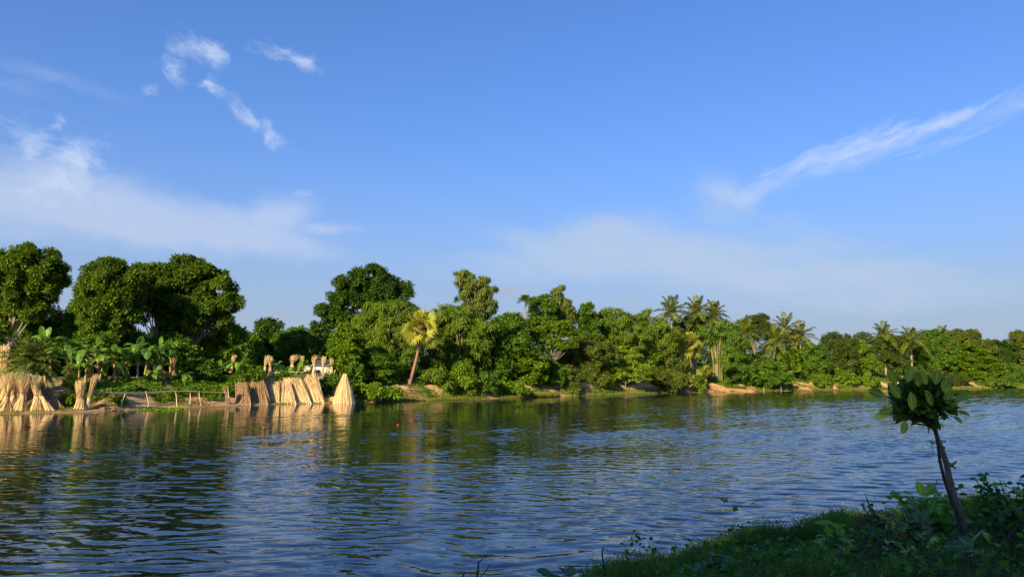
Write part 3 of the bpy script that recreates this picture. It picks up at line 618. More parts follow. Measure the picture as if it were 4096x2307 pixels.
T_('rusty_tree', 'rusty golden treetop just above the yellow-tinged bright tree', 'tree', 8, 3160,
   [(3160, 1355, 36, 26), (3190, 1395, 40, 22)], 'medium', G['gold'], None, BARK, .1)
T_('leafy_tree', 'rounded fresh green tree left of the olive brown spreading one', 'tree', 4, 3250,
   [(3260, 1410, 44, 34), (3220, 1450, 45, 42), (3280, 1450, 36, 42), (3240, 1490, 50, 30)], 'medium', G['mid'], None, BARK, .12)
T_('spreading_tree', 'olive brown spreading tree with bare grey limbs', 'tree', 6, 3350,
   [(3340, 1360, 52, 26), (3390, 1375, 44, 28), (3330, 1410, 62, 36), (3390, 1430, 52, 40), (3350, 1460, 60, 34)], 'fine', G['brown'], None, PALE, .16, nb=2.2)
T_('leafy_tree', 'vivid green shrubby tree between the olive brown tree and the sapling', 'tree', 4, 3480,
   [(3460, 1440, 36, 34), (3490, 1470, 40, 34), (3440, 1400, 36, 30)], 'broads', G['bright'], None, BARK, .1)
T_('spreading_tree', 'greyish tree with many bare twigs, left behind the sapling', 'tree', 8, 3560,
   [(3540, 1375, 62, 34), (3600, 1385, 50, 34), (3530, 1430, 60, 40), (3590, 1450, 60, 40), (3450, 1355, 36, 22)], 'fine', G['brown'], None, PALE, .16, nb=2.5)
T_('rusty_tree', 'rusty golden treetop beside the far coconut palms', 'tree', 12, 3570,
   [(3550, 1355, 30, 16), (3610, 1358, 36, 14)], 'medium', G['gold'], None, BARK, .1)
T_('dense_tree', 'dense dark green tree behind the sapling crown', 'tree', 9, 3740,
   [(3720, 1350, 62, 24), (3700, 1400, 62, 36), (3770, 1390, 62, 40), (3740, 1450, 80, 44), (3680, 1490, 60, 34)], 'medium', G['mid'], 'tall trees at the far right', BARK, .18)
T_('dense_tree', 'domed tree highest of the far right wood', 'tree', 14, 3840,
   [(3820, 1345, 50, 22), (3880, 1345, 40, 24), (3850, 1375, 70, 34), (3920, 1390, 50, 36)], 'medium', G['olive'], 'tall trees at the far right', BARK, .18)
T_('leafy_tree', 'bright yellowish green tree sloping to the water at far right', 'tree', 4, 3890,
   [(3870, 1400, 44, 30), (3920, 1440, 55, 38), (3860, 1460, 52, 44), (3960, 1480, 52, 38), (3900, 1500, 60, 30)], 'layer', G['bright'], None, BARK, .12, k=1.4)
T_('dense_tree', 'shaded tree between the bright sloping tree and the frame edge', 'tree', 12, 4000,
   [(3990, 1395, 36, 32), (4030, 1420, 42, 42), (4000, 1450, 50, 40)], 'medium', G['dark'], 'tall trees at the far right', BARK, .14)
T_('leafy_tree', 'feathery light green tree cut by the right edge', 'tree', 10, 4090,
   [(4080, 1350, 52, 24), (4120, 1370, 60, 40), (4050, 1375, 30, 20), (4080, 1430, 52, 52), (4150, 1450, 60, 50)], 'fine', G['olive'], None, PALE, .14)
T_('leafy_tree', 'low green tree on the shore by the right edge', 'tree', 3, 4070,
   [(4040, 1490, 40, 30), (4090, 1500, 46, 32), (4140, 1490, 50, 40)], 'medium', G['mid'], None, BARK, .1)
# bushes that overhang the water
BU = [
 ('bush', 'low bright bush at the waterline right of the tall jute cone', .9, 1450, 1570, 62, 28, 'broads', 'bright', [(1520, 1565, 50, 28), (1570, 1572, 36, 20)]),
 ('bush', 'creeper covered bush hugging the tall jute cone from behind', 3.4, 1330, 1530, 36, 34, 'broads', 'mid', [(1400, 1540, 40, 36), (1420, 1500, 40, 36)]),
 ('bush', 'hanging bush spilling over the bank right below the fan palm', 1.6, 1775, 1555, 38, 38, 'droop', 'bamboo', [(1740, 1500, 50, 30)]),
 ('bush', 'bright vine bush beside the hanging bamboo leaves', 1.6, 1860, 1530, 40, 40, 'broads', 'bright', [(1850, 1480, 40, 30)]),
 ('bush', 'rounded grassy bush between two earth gullies', .9, 1945, 1550, 38, 30, 'droop', 'mid', [(1940, 1510, 36, 30)]),
 ('bush', 'dark bush above the first earth gully', 3.5, 2000, 1480, 50, 50, 'medium', 'mid', []),
 ('bush', 'tight rounded bush sitting at the waterline left of the reeds', .8, 2060, 1558, 60, 24, 'broads', 'bright', [(2020, 1545, 30, 24)]),
 ('bush', 'dark leafy bush over the reeds and bare bank', 2.2, 2220, 1500, 44, 38, 'broads', 'mid', [(2190, 1470, 36, 30)]),
 ('bush', 'vine bush hanging down to the water on the bare bank', .7, 2295, 1545, 24, 34, 'medium', 'olive', [(2280, 1500, 40, 30)]),
 ('bush', 'twiggy olive bush left under the pale yellow-green tree', 2, 2400, 1520, 50, 26, 'fine', 'olive', [(2360, 1500, 40, 30)]),
 ('bush', 'grassy dark bush right under the pale yellow-green tree', 2.4, 2620, 1500, 50, 34, 'fine', 'olive', [(2660, 1520, 40, 26)]),
 ('bush', 'dark overhanging bush where the bare bank ends', .5, 2690, 1545, 36, 26, 'medium', 'olive', [(2720, 1525, 36, 26)]),
 ('bush', 'vivid vine bush between the small fan palms', .8, 2795, 1530, 20, 38, 'broads', 'bright', []),
 ('bush', 'green bush covering the bank right of the spread jute heap', .7, 3080, 1525, 50, 30, 'broads', 'mid', [(3120, 1510, 40, 30)]),
 ('bush', 'leafy bush under the forked pale trunk', 1.8, 3000, 1520, 40, 26, 'medium', 'mid', []),
 ('bush', 'low bush by the spread jute sticks near two posts', 1.0, 3290, 1520, 36, 26, 'broads', 'bright', []),
 ('bush', 'sunlit low bush under the olive brown tree', 1.6, 3400, 1520, 46, 20, 'broads', 'bright', [(3350, 1500, 36, 20)]),
 ('bush', 'sunlit low bush just left of the sapling leaves', 1.5, 3480, 1522, 40, 18, 'broads', 'bright', []),
 ('bush', 'reddish shaded bush on the far right mud shore', 1.8, 3830, 1520, 60, 22, 'fine', 'brown', [(3760, 1510, 50, 22)]),
 ('bush', 'green bush at the shore under the bright sloping tree', .9, 3960, 1530, 46, 18, 'broads', 'mid', [(4020, 1525, 40, 18)]),
 ('bush', 'small shaded bush behind the lone banana plant on the green slope', 5.5, 820, 1480, 60, 30, 'broads', 'mid', [(770, 1470, 50, 26)]),
 ('bush', 'big creeper mound left of the upper pair of bundles', 3.0, 990, 1500, 46, 34, 'broads', 'ground_cover', [(1030, 1500, 30, 24), (940, 1530, 40, 20)]),
 ('bush', 'creeper mound above the leaning jute row', 3.4, 1140, 1510, 46, 14, 'broads', 'mid', [(1100, 1515, 30, 12)]),
 ('bush', 'feathery small bush between the left jute bundles', 3.0, 285, 1530, 30, 26, 'fine', 'bright', []),
 ('bush', 'small leafy weed bush beside the dark mud bank hollow', 1.8, 268, 1592, 18, 12, 'broads', 'bright', []),
 ('bush', 'leafy weed bush under the bamboo rail', 1.8, 425, 1588, 26, 13, 'broads', 'bright', [(470, 1598, 24, 10)]),
]
for nm, lb, off, px, py, rx, ry, st, mt, more in BU:
    bush(nm, lb, off, px, py, rx, ry, st, G[mt], 'bushes along the far bank', more=more, k=1.2)

# distant wood behind everything and the thicket floor
mb = MB(); lob = []
for px in np.arange(-900, 5200, 60):
    Y = SD(np.clip(px, 0, 4096)) + 34 + rng.uniform(-5, 8); top = np.interp(px, [-900, 0, 700, 1000, 1400, 2000, 2600, 3200, 4096, 5200], [1300, 1290, 1330, 1345, 1345, 1330, 1330, 1380, 1365, 1365]) + rng.uniform(-8, 22)
    m_ = Y / FPX; c_ = W(px, (top + 1500) / 2, Y); lob.append((c_, (58 * m_, 2.2, (1500 - top) / 2 * m_))); lob.append((W(px + 30, 1485, Y - 3), (60 * m_, 1.5, 26 * m_)))
crown(mb, lob, 'broads', .5, 1.4)
tag(mb.obj('distant_wood', G['dark']), 'mass of dark trees standing in the distance behind the bank', 'wood', kind='stuff')

# ------------------------------------------------------------------ palms
def fan_palm(label, bx, by, cx_, cy_, off, n, Rl, pet, trunk=True, lo=-60, group='fan palms on the far bank', Y=None, dead=0):
    Y = SD(bx) + off if Y is None else Y; c = W(cx_, cy_, Y); b0 = W(bx, by, Y); b0[2] = min(gz(b0[0], Y) - .1, c[2] - .2)
    o = thing('fan_palm', label, 'palm tree', b0, group); tm = MB(); st = MB(); lf = MB()
    t_ = np.linspace(0, 1, 9)[:, None]; P = b0 * (1 - t_) + c * t_; P[:, 0] += (t_ * (1 - t_) * .9)[:, 0] * (c[0] - b0[0]) * .55
    hgt = c[2] - b0[2]; rr = np.interp(np.linspace(0, 1, 9), [0, .08, .3, .85, 1], [.30, .22, .17, .15, .22]) if trunk else .12
    tube(tm, P, rr, 10)
    for k in range(40 if trunk else 6):
        a = rng.uniform(0, 6.28); z = rng.uniform(.80, 1.0); q = b0 * (1 - z) + c * z; dv = np.array([math.cos(a), math.sin(a), .8]); sticks(tm, (q + dv * .1)[None], (q + dv * .42)[None], .05, .03, 4)
    for i in range(n):
        a = i * 2.399 + rng.uniform(-.25, .25); e = R(85 - (85 - lo) * (i / n) ** .85)
        d = np.array([math.sin(a) * math.cos(e), math.cos(a) * math.cos(e), math.sin(e)]); fan_leaf(lf, st, c, d, Rl * rng.uniform(.85, 1.1), pet * rng.uniform(.8, 1.15))
    tm.obj('trunk', REDB, o, smooth=True); lf.obj('fronds', G['fan'], o); st.obj('stalks', G['gold'], o)
fan_palm('tall fan palm with reddish leaning trunk standing alone in front of bamboo', 1637, 1530, 1688, 1308, 3.0, 28, 1.25, 1.35)
fan_palm('bushy pale fan palm without visible trunk below the coconut palms', 2765, 1480, 2760, 1375, 2.6, 34, 1.25, 1.2, lo=-85)
fan_palm('small stemless fan palm low on the bank left of the vivid vine', 2745, 1545, 2745, 1512, 2.4, 14, 1.2, .7, False, 0)
fan_palm('small stemless fan palm right of the vivid vine', 2825, 1535, 2825, 1495, 2.4, 13, 1.2, .75, False, -10)
coconut('leftmost coconut palm with a round crown against the sky', 2685, 1250, 6, 2690, 22, 4.0)
coconut('second coconut palm from the left with upright dense fronds', 2785, 1248, 7, 2780, 22, 4.1)
coconut('coconut palm with fronds hanging right beside the dense second one', 2855, 1262, 6, 2862, 22, 3.8)
coconut('coconut palm low in front of the dark domed tree, with drooping fronds', 2975, 1335, 3.5, 2990, 22, 4.2)
coconut('coconut palm with a curved pale trunk seen leaning right', 3105, 1366, 3.5, 3070, 22, 4.2)
coconut('coconut palm highest behind the curved trunk one', 3141, 1315, 9, 3150, 16, 4.6)
coconut('rightmost coconut palm of the main group, fronds over rusty leaves', 3200, 1348, 6, 3210, 22, 4.2)
coconut('small far coconut palm left above the sapling', 3535, 1342, 8, 3545, 20, 4.0)
coconut('far coconut palm above the sapling with long yellow hanging fronds', 3642, 1362, 5, 3650, 24, 4.3)
coconut('partly hidden far coconut palm right above the sapling', 3765, 1345, 10, 3770, 14, 3.2)
# areca palm
Y = SD(2100) + 6; c = W(2100, 1205, Y); b0 = W(2090, 1500, Y); b0[2] = gz(b0[0], Y)
o = thing('areca_palm', 'small slender areca palm head sticking up between treetops', 'palm tree', b0); tm = MB(); tube(tm, bend(b0, c, 6, .03), np.linspace(.1, .07, 6), 7); tm.obj('trunk', PALE, o, smooth=True)
lf = MB(); st = MB()
for i in range(11): frond(lf, st, c, i * 2.4, R(80 - 75 * i / 11), 1.25, .6, 18, .9, .1, .03, 1.0)
lf.obj('fronds', G['mid'], o); st.obj('stalks', G['gold'], o)
# date palm
Y = SD(120) + 2.7; c = W(125, 1448, Y); b0 = W(125, 1560, Y); b0[2] = gz(b0[0], Y) - .1
o = thing('date_palm', 'grey green bushy date palm behind the left jute bundles', 'palm tree', b0); tm = MB(); tube(tm, bend(b0, c, 5, .02), np.linspace(.3, .26, 5), 9); tm.obj('trunk', BARK, o)
lf = MB(); st = MB()
for i in range(70): frond(lf, st, c + rng.normal(size=3) * .1, i * 2.4 + rng.uniform(-.2, .2), R(82 - 120 * (i / 70)), 2.7 * rng.uniform(.85, 1.1), .46, 40, .8, .085, .03, .8)
lf.obj('fronds', G['date'], o); st.obj('stalks', G['gold'], o)

# ------------------------------------------------------------------ banana plants
def SY_(px, o): return SD(px) + o
banana('big banana plant at left with broad leaves spread above the date palm', 185, 1520, 176, 1385, SY_(180, 6.8), 9, 2.1, .55, 2, smin=.4)
banana('shaded banana plant right of the date palm', 275, 1530, 272, 1400, SY_(275, 7.5), 8, 1.8, .5, 0, smin=1.2)
banana('banana plant with drooping torn leaves left of the tall upright leaf', 340, 1540, 352, 1415, SY_(345, 7.2), 9, 1.9, .5, 0, smin=2.2)
banana('small brown stemmed banana plant above the split jute bundle', 395, 1548, 412, 1455, SY_(400, 5.8), 8, 1.6, .46, 0, smin=.9)
banana('banana plant with one tall rounded upright leaf', 457, 1548, 458, 1430, SY_(457, 5.8), 9, 1.8, .52, 1, smin=3.0)
banana('banana plant with a golden straight stem and a bright upright leaf', 550, 1545, 552, 1408, SY_(550, 6.0), 9, 1.8, .55, 2, smin=.2)
banana('thick golden stemmed banana plant leaning slightly right', 572, 1550, 592, 1425, SY_(580, 5.4), 9, 1.7, .5, 0, smin=1.7)
banana('banana plant with hanging leaves, rightmost of the tall ones', 622, 1552, 645, 1408, SY_(630, 5.8), 10, 1.8, .5, 1, smin=2.6)
banana('half height banana plant in front of the golden stems', 600, 1556, 622, 1500, SY_(610, 4.9), 6, 1.1, .4, 1, smin=.5)
banana('small banana plant alone on the green slope', 733, 1548, 738, 1505, SY_(735, 5.0), 5, 1.1, .34, 0, smin=1.9)
banana('young banana plant standing on the creeper slope beside the lone bundle', 878, 1500, 879, 1475, SY_(880, 6.0), 6, 1.3, .34, 1, smin=2.8)
banana('banana plant with a bare yellow stem above the first leaning stack', 966, 1545, 958, 1462, SY_(960, 3.6), 5, 1.3, .36, 0, smin=1.1)
banana('short banana plant with an umbrella leaf between the upper bundles', 1104, 1500, 1106, 1465, SY_(1106, 5.2), 5, 1.0, .4, 0, smin=.7)
banana('banana shoot with two vertical bright leaves above the leaning row', 1190, 1530, 1191, 1505, SY_(1190, 2.6), 4, 1.9, .42, 2, smin=0)

banana('low bushy banana plant between the date palm and the brown stem', 315, 1542, 318, 1470, SY_(315, 6.4), 7, 1.3, .4, 0, smin=.6)
banana('leafy banana plant filling the gap left of the golden stems', 505, 1545, 508, 1440, SY_(505, 7.6), 8, 1.5, .44, 0, smin=1.4)
banana('tall leafed banana plant at the back, right of all golden stems', 680, 1530, 684, 1420, SY_(680, 8.4), 8, 1.6, .46, 1, smin=2.3)
# ------------------------------------------------------------------ jute
GJ = 'tied jute stick bundles'
def bundle(label, base, top, rb, rt, rw=None, waist=.45, n=90, mat=None, Y=None, group=GJ, th=.012, name='jute_bundle', z=None):
    """base/top px points; rb, rt, rw radii in metres"""
    mat = mat or JUTE; b0 = W(base[0], base[1], Y)
    b0[2] = gz(b0[0], Y) if z is None else z; t0 = W(top[0], top[1], Y); rw = rw or rb * .28
    n = int(n * 1.5); o = thing(name, label, 'jute bundle', b0, group); mb = MB(); u = rng.uniform(0, 1, n) ** .5; a = rng.uniform(0, 6.28, n); tw = rng.normal(2.6, .5, n)
    H = t0 - b0; ks = np.array([0, waist, 1.0]); P = np.zeros((n, 4, 3)); zz = [0, waist * .97, waist * 1.08, 1.0]
    bow = rng.normal(size=(n, 1)) * .04
    for i, k in enumerate(zz):
        r = [rb, rw, rw, rt][i]; aa = a + (tw if i >= 2 else 0) * (1 if i == 3 else .9)
        if i == 0: aa = a
        if i == 1: aa = a + tw * .45
        hk = np.full(n, k); 
        if i == 3: hk = rng.uniform(.80, 1.06, n) - .06 * u
        P[:, i] = b0 + H * hk[:, None] + np.stack([np.cos(aa) * r * u, np.sin(aa) * r * u, np.zeros(n)], 1)
    P[:, 0, 2] = np.minimum(P[:, 0, 2], b0[2] + .05)
    poly_sticks(mb, P, np.array([th * 1.25, th * 1.1, th, th * .55])[None] * rng.uniform(.8, 1.3, (n, 1)), 4); mb.obj('sticks', mat, o)
    tm = MB(); q = b0 + H * waist * 1.02; ang = np.linspace(0, 2 * np.pi, 13); ring = q + np.stack([np.cos(ang), np.sin(ang), ang * 0], 1) * (rw * 1.02 + .01)
    tube(tm, ring, .02, 5, False); tube(tm, ring + np.array([0, 0, .045]), .018, 5, False); tm.obj('tie', TIE, o)
    return o
YB = lambda px, o: SD(px) + o
bundle('huge tall jute bundle cut by the left edge, highest of all', (8, 1600), (14, 1385), .85, .55, .5, .5, 220, Y=YB(5, 3.6), th=.02)
bundle('jute bundle at the left edge on the shore, widely flared both ends', (22, 1640), (38, 1488), .62, .62, .15, .38, 120, Y=YB(20, 1.0))
bundle('small jute bundle tucked behind the left edge one', (46, 1632), (62, 1520), .45, .5, .16, .45, 80, Y=YB(45, 1.9))
bundle('narrow waisted jute bundle, second on the shore from the left', (82, 1640), (98, 1490), .62, .55, .14, .45, 120, Y=YB(82, 1.0))
bundle('jute bundle third on the shore, overlapped by a leaning one', (152, 1643), (140, 1500), .58, .45, .18, .42, 120, Y=YB(152, 1.0))
bundle('jute bundle leaning strongly left beside the third shore bundle', (204, 1645), (122, 1520), .38, .36, .16, .5, 90, Y=YB(204, .7))
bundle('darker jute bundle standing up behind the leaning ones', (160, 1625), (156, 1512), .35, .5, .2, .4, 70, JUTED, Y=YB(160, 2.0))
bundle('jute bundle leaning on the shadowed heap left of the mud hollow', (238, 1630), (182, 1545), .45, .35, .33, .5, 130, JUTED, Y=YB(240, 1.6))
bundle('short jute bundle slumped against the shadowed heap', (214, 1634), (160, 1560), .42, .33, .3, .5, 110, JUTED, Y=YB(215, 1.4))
bundle('pale jute bundle alone by the rail end, upright half of the pair', (322, 1634), (322, 1520), .52, .42, .26, .42, 130, Y=YB(322, .9))
bundle('pale jute bundle alone by the rail end, half that leans right at top', (345, 1636), (384, 1496), .30, .26, .17, .35, 90, Y=YB(345, .8))
mids = [(273, 1515, 274, 1462, 'grey jute bundle in shade right of the date palm'), (363, 1512, 364, 1440, 'shaded jute bundle behind the split pale bundle'),
        (416, 1515, 414, 1445, 'shaded jute bundle behind the brown banana stem'), (461, 1512, 462, 1450, 'shaded jute bundle behind the upright leaf banana stem'),
        (508, 1511, 503, 1426, 'wide topped shaded bundle standing between banana stems'), (594, 1511, 592, 1440, 'shaded jute bundle hidden between golden stems'),
        (652, 1510, 642, 1430, 'shaded jute bundle right of the golden stems'), (694, 1508, 696, 1425, 'rightmost shaded jute bundle before the green slope')]
for bx, by, tx, ty, lb in mids: bundle(lb, (bx, by), (tx, ty), .55, .42, .14, .5, 80, JUTED, Y=YB(bx, 9.0), group='shaded jute bundles behind the banana plants')  # tree shade on these is put into the darker stick colour
ups = [(922, 1492, 938, 1420, .26, .26, 5.6, 'lone twisted jute bundle standing on the creeper slope'), (1052, 1512, 1070, 1420, .36, .27, 4.2, 'left one of the crossed upper pair of bundles'),
       (1082, 1503, 1080, 1424, .3, .36, 4.5, 'right one of the crossed upper pair of bundles'), (1156, 1490, 1184, 1418, .24, .45, 5.4, 'jute bundle leaning right on the terrace log'),
       (1174, 1490, 1166, 1424, .28, .22, 5.7, 'slim jute bundle behind the right leaning one'), (1206, 1490, 1208, 1422, .25, .27, 5.2, 'straight jute bundle left of the white house'),
       (1257, 1508, 1258, 1422, .36, .33, 4.6, 'hourglass jute bundle in front of the white house, left'), (1289, 1508, 1296, 1424, .32, .27, 4.6, 'hourglass jute bundle in front of the white house, right'),
       (1326, 1508, 1328, 1424, .36, .26, 4.6, 'jute bundle at the right end of the terrace'), (1341, 1504, 1349, 1434, .25, .2, 5.2, 'smaller darker bundle at the very right end of the terrace')]
for bx, by, tx, ty, rb, rt, off, lb in ups:
    zb = W(bx, by, YB(bx, off))[2]; bundle(lb, (bx, by), (tx, ty), rb, rt, .11, .5, 80, None, Y=YB(bx, off), z=zb, th=.012, group='upper terrace jute bundles')
bundle('small reddish bundle behind the last rail post', (914, 1618), (898, 1540), .26, .22, .14, .5, 60, JUTED, Y=YB(905, 1.0))
def stack(label, b, t, y_b, y_t, Yb, Yt, n=170, mat=None, th=.013, cross=.25, jag=.08):
    """a row of sticks leaning back on the bank: base px range b, top px range t"""
    n = int(n * 2.3)
    cen = W((b[0] + b[1]) / 2, y_b, Yb); cen[2] = gz(cen[0], Yb) - .02
    o = thing('jute_stack', label, 'jute stack', cen, 'stacks of jute sticks leaning on the bank'); mb = MB(); u = rng.uniform(0, 1, n); v = np.clip(u + rng.normal(size=n) * cross * .25, -.05, 1.05)
    P0 = np.array([W(b[0] + (b[1] - b[0]) * a_, y_b, Yb) for a_ in u]); P0[:, 1] += rng.uniform(-.25, .35, n); P0[:, 2] = ground_z(P0[:, 0], P0[:, 1]) - .04
    P1 = np.array([W(t[0] + (t[1] - t[0]) * a_, y_t, Yt) for a_ in v]); P1[:, 1] += rng.uniform(-.2, .3, n); P1 = P0 + (P1 - P0) * rng.uniform(1 - jag * 1.6, 1 + jag * 1.5, (n, 1))
    mid = (P0 + P1) / 2 + rng.normal(size=(n, 3)) * .03; P = np.stack([P0, mid, P1], 1)
    poly_sticks(mb, P, np.array([th * 1.3, th, th * .55])[None] * rng.uniform(.8, 1.3, (n, 1)), 4); mb.obj('sticks', mat or JUTE, o)
    return o
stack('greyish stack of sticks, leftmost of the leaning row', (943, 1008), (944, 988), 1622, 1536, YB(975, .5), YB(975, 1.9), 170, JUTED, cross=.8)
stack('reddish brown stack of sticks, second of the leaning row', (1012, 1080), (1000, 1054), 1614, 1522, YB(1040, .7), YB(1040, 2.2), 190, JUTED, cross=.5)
stack('sheaf of sticks flaring upward before the long leaning row', (1076, 1120), (1064, 1116), 1607, 1524, YB(1095, .9), YB(1095, 2.2), 110)
stack('cone like stack of sticks starting the long leaning row', (1088, 1190), (1112, 1160), 1612, 1530, YB(1135, .6), YB(1135, 2.0), 180)
stack('middle stack of the long leaning row, sticks slanting left', (1160, 1250), (1136, 1204), 1611, 1518, YB(1205, .6), YB(1180, 2.2), 190)
stack('tallest right stack of the long leaning row beside the dug slope', (1220, 1300), (1190, 1266), 1608, 1505, YB(1260, .6), YB(1230, 2.4), 200)
stack('heap of sticks lying behind the left shore bundles', (60, 175), (80, 190), 1622, 1565, YB(110, 2.0), YB(110, 3.4), 160, JUTED, cross=.9)
# the tall cone that stands at the waterline
b0 = W(1376, 1613, YB(1376, .15)); b0[2] = 0.0
o = thing('jute_cone', 'tall pale cone of jute sticks standing at the waterline', 'jute stack', b0); mb = MB(); n = 620
a = rng.uniform(0, 6.28, n); ap = W(1380, 1500, YB(1376, .15)); r = 1.17 * rng.uniform(.9, 1.03, n); P0 = b0 + np.stack([np.cos(a) * r, np.sin(a) * r, np.full(n, -.08)], 1)
P1 = ap + np.stack([np.cos(a) * .16, np.sin(a) * .16, rng.uniform(-.5, .18, n)], 1) * np.array([1, 1, 1.0]); md_ = (P0 + P1) / 2 + np.stack([np.cos(a), np.sin(a), a * 0], 1) * .10 + rng.normal(size=(n, 3)) * .015
poly_sticks(mb, np.stack([P0, md_, P1], 1), np.array([.018, .016, .010])[None] * rng.uniform(.8, 1.25, (n, 1)), 4); mb.obj('sticks', JUTE, o)
# spread heaps lying on the right bank
HEAPM = rough_mat('jute_sticks_orange', (.32, .19, .085), (.50, .31, .15), 3, .8, island=True, bump=0)
def heap(label, a, b, Yo, n=200, spread=.5):
    cen = W((a[0] + b[0]) / 2, (a[1] + b[1]) / 2, YB(a[0], Yo)); o = thing('jute_heap', label, 'jute heap', (cen[0], cen[1], gz(cen[0], cen[1])), 'jute sticks spread on the right bank')
    mb = MB(); A_ = W(a[0], a[1], YB(a[0], Yo + 1.5)); B_ = W(b[0], b[1], YB(b[0], Yo)); L = np.linalg.norm(B_ - A_)
    u = rng.uniform(-1, 1, n); P0 = A_ + np.stack([u * spread * .3, u * .4, rng.uniform(-.25, .12, n)], 1); P1 = B_ + np.stack([u * spread, -rng.uniform(0, .5, n), u * 0 - .1 + rng.uniform(0, .3, n)], 1)
    mid = (P0 + P1) / 2 + np.stack([u * spread * .5, u * 0, rng.uniform(-.15, .2, n)], 1)
    for Q in (P0, mid, P1): Q[:, 2] = np.maximum(Q[:, 2], ground_z(Q[:, 0], Q[:, 1]) + rng.uniform(0, .14, n))
    P = np.stack([P0, mid, P1], 1); poly_sticks(mb, P, .03, 4); mb.obj('sticks', HEAPM, o)
heap('heap of jute sticks fanned down the bank right of the small fan palms', (2845, 1535), (2895, 1567), .3, 260, 1.1)
heap('low swath of jute sticks lying along the water', (2905, 1558), (2995, 1567), .2, 200, .8)
heap('grey peaked jute heap ending the swath along the water', (3000, 1545), (3008, 1566), .3, 120, .7)
heap('low fan of jute sticks in front of the yellow-tinged tree', (3178, 1545), (3215, 1561), .5, 200, 1.2)
heap('small cone of jute sticks beside two short posts', (3318, 1525), (3330, 1558), .4, 160, .8)

# terrace logs, rail fence, posts, house, debris
def log(label, a, b, Yo, r=.12):
    A_ = W(a[0], a[1], YB(a[0], Yo)); B_ = W(b[0], b[1], YB(b[0], Yo)); mb = MB()
    for k in range(5): d = rng.normal(size=3) * np.array([.02, .08, .07]); tube(mb, bend(A_ + d, B_ + d, 8, .035), r * rng.uniform(.4, .7), 6)
    tag(mb.obj('jute_log', JUTE, origin=A_, smooth=True), label, 'stick bundle', 'bundles laid along the terrace edge')
log('thin bundle laid along the terrace edge left of the house', (1075, 1492), (1195, 1488), 4.4, .14)
log('thin bundle laid along the terrace edge in front of the house', (1238, 1509), (1350, 1511), 4.2, .13)
A0 = W(352, 1570, YB(352, .9)); o = thing('rail_fence', 'low bamboo rail on crooked posts along the left shore', 'fence', (A0[0], A0[1], gz(A0[0], A0[1])))
rp = [(350, 1570), (430, 1569), (500, 1570), (572, 1569), (640, 1565), (700, 1563), (794, 1566), (885, 1570), (912, 1568)]
mb = MB(); RP = np.array([W(x, y, YB(x, .9)) for x, y in rp]); tube(mb, RP, [.035, .033, .033, .03, .03, .033, .03, .026, .024], 6); RP2 = RP[:6] + np.array([0, .15, -.12]) + rng.normal(size=(6, 3)) * .03; tube(mb, RP2, .035, 6); mb.obj('rail', POLE, o, smooth=True)
mb = MB()
for k in range(260):
    i = rng.uniform(0, 6.9); j = int(i); q = RP[j] * (1 - i + j) + RP[j + 1] * (i - j) + np.array([0, rng.uniform(.0, .5), rng.uniform(-.2, .03)]); d = (RP[j + 1] - RP[j]) * .3; sticks(mb, (q - d * rng.random())[None], (q + d * rng.random() + rng.normal(size=3) * .05)[None], .012, .008, 3)
mb.obj('dry_stalks', G['grass'], o)
for x0, y0, x1, y1 in [(364, 1570, 362, 1634), (502, 1572, 478, 1626), (583, 1562, 601, 1630), (702, 1563, 712, 1627), (797, 1562, 806, 1627), (911, 1545, 921, 1624), (762, 1570, 761, 1602)]:
    mb = MB(); a_ = W(x0, y0, YB(x0, .9)); b_ = W(x1, y1, YB(x1, .55)); b_[2] -= .3; tube(mb, bend(a_, b_, 5, .02), [.04, .045, .045, .05, .055], 6); mb.obj('post', POLE, o, smooth=True)
for lb, x, y0, y1 in [('thin stake standing in the water left of the green bush', 3055, 1545, 1575), ('thin leaning stake standing in the water right of the green bush', 3124, 1538, 1578),
                      ('left short post beside the small jute cone', 3303, 1520, 1556), ('right short post beside the small jute cone', 3312, 1518, 1556)]:
    Y = YB(x, -.5 if 'water' in lb else .4); mb = MB(); a_ = W(x, y0, Y); b_ = W(x + 2, y1, Y); b_[2] = min(b_[2], gz(b_[0], Y)) ; tube(mb, bend(a_, b_, 4, .02), [.035, .04, .04, .045], 6)
    tag(mb.obj('post', POLE, origin=b_, smooth=True), lb, 'post', 'thin posts on the right shore')
WALL = rough_mat('painted_tin_wall', (.55, .56, .54), (.70, .70, .66), 3, .5, stretch=(1, 1, .3)); CREAM = rough_mat('cream_wall', (.60, .52, .36), (.72, .64, .46), 3)
ROOF = rough_mat('grey_tin_roof', (.10, .12, .14), (.20, .22, .25), 4, .45)
def box(mb, c, s):
    x, y, z = np.array(s) / 2; c = np.array(c); V = np.array([[i * x, j * y, k * z] for i in (-1, 1) for j in (-1, 1) for k in (-1, 1)]) + c
    mb.add(V, [[0, 1, 3, 2], [4, 6, 7, 5], [0, 4, 5, 1], [2, 3, 7, 6], [0, 2, 6, 4], [1, 5, 7, 3]])
Y = YB(1280, 10); c0 = W(1286, 1497, Y); z0 = gz(c0[0], Y); zt = W(1286, 1463, Y)[2]; zr = W(1286, 1440, Y)[2]; mpp = Y / FPX
o = thing('house', 'small white tin house with grey roof behind the terrace bundles', 'house', (c0[0], Y, z0)); w_ = 66 * mpp
mb = MB(); box(mb, (c0[0], Y + 1.2, (zt + z0 + .3) / 2), (w_, 2.4, zt - z0 - .3)); mb.obj('wall', WALL, o)
mb = MB(); hw = w_ / 2 + .25; y0_, y1_ = Y - .25, Y + 2.65; ym = (y0_ + y1_) / 2; x0, x1 = c0[0] - hw, c0[0] + hw; e = .06
V = [(x0, y0_, zt), (x1, y0_, zt), (x1 - .5, ym, zr), (x0 + .5, ym, zr), (x0, y1_, zt), (x1, y1_, zt)]
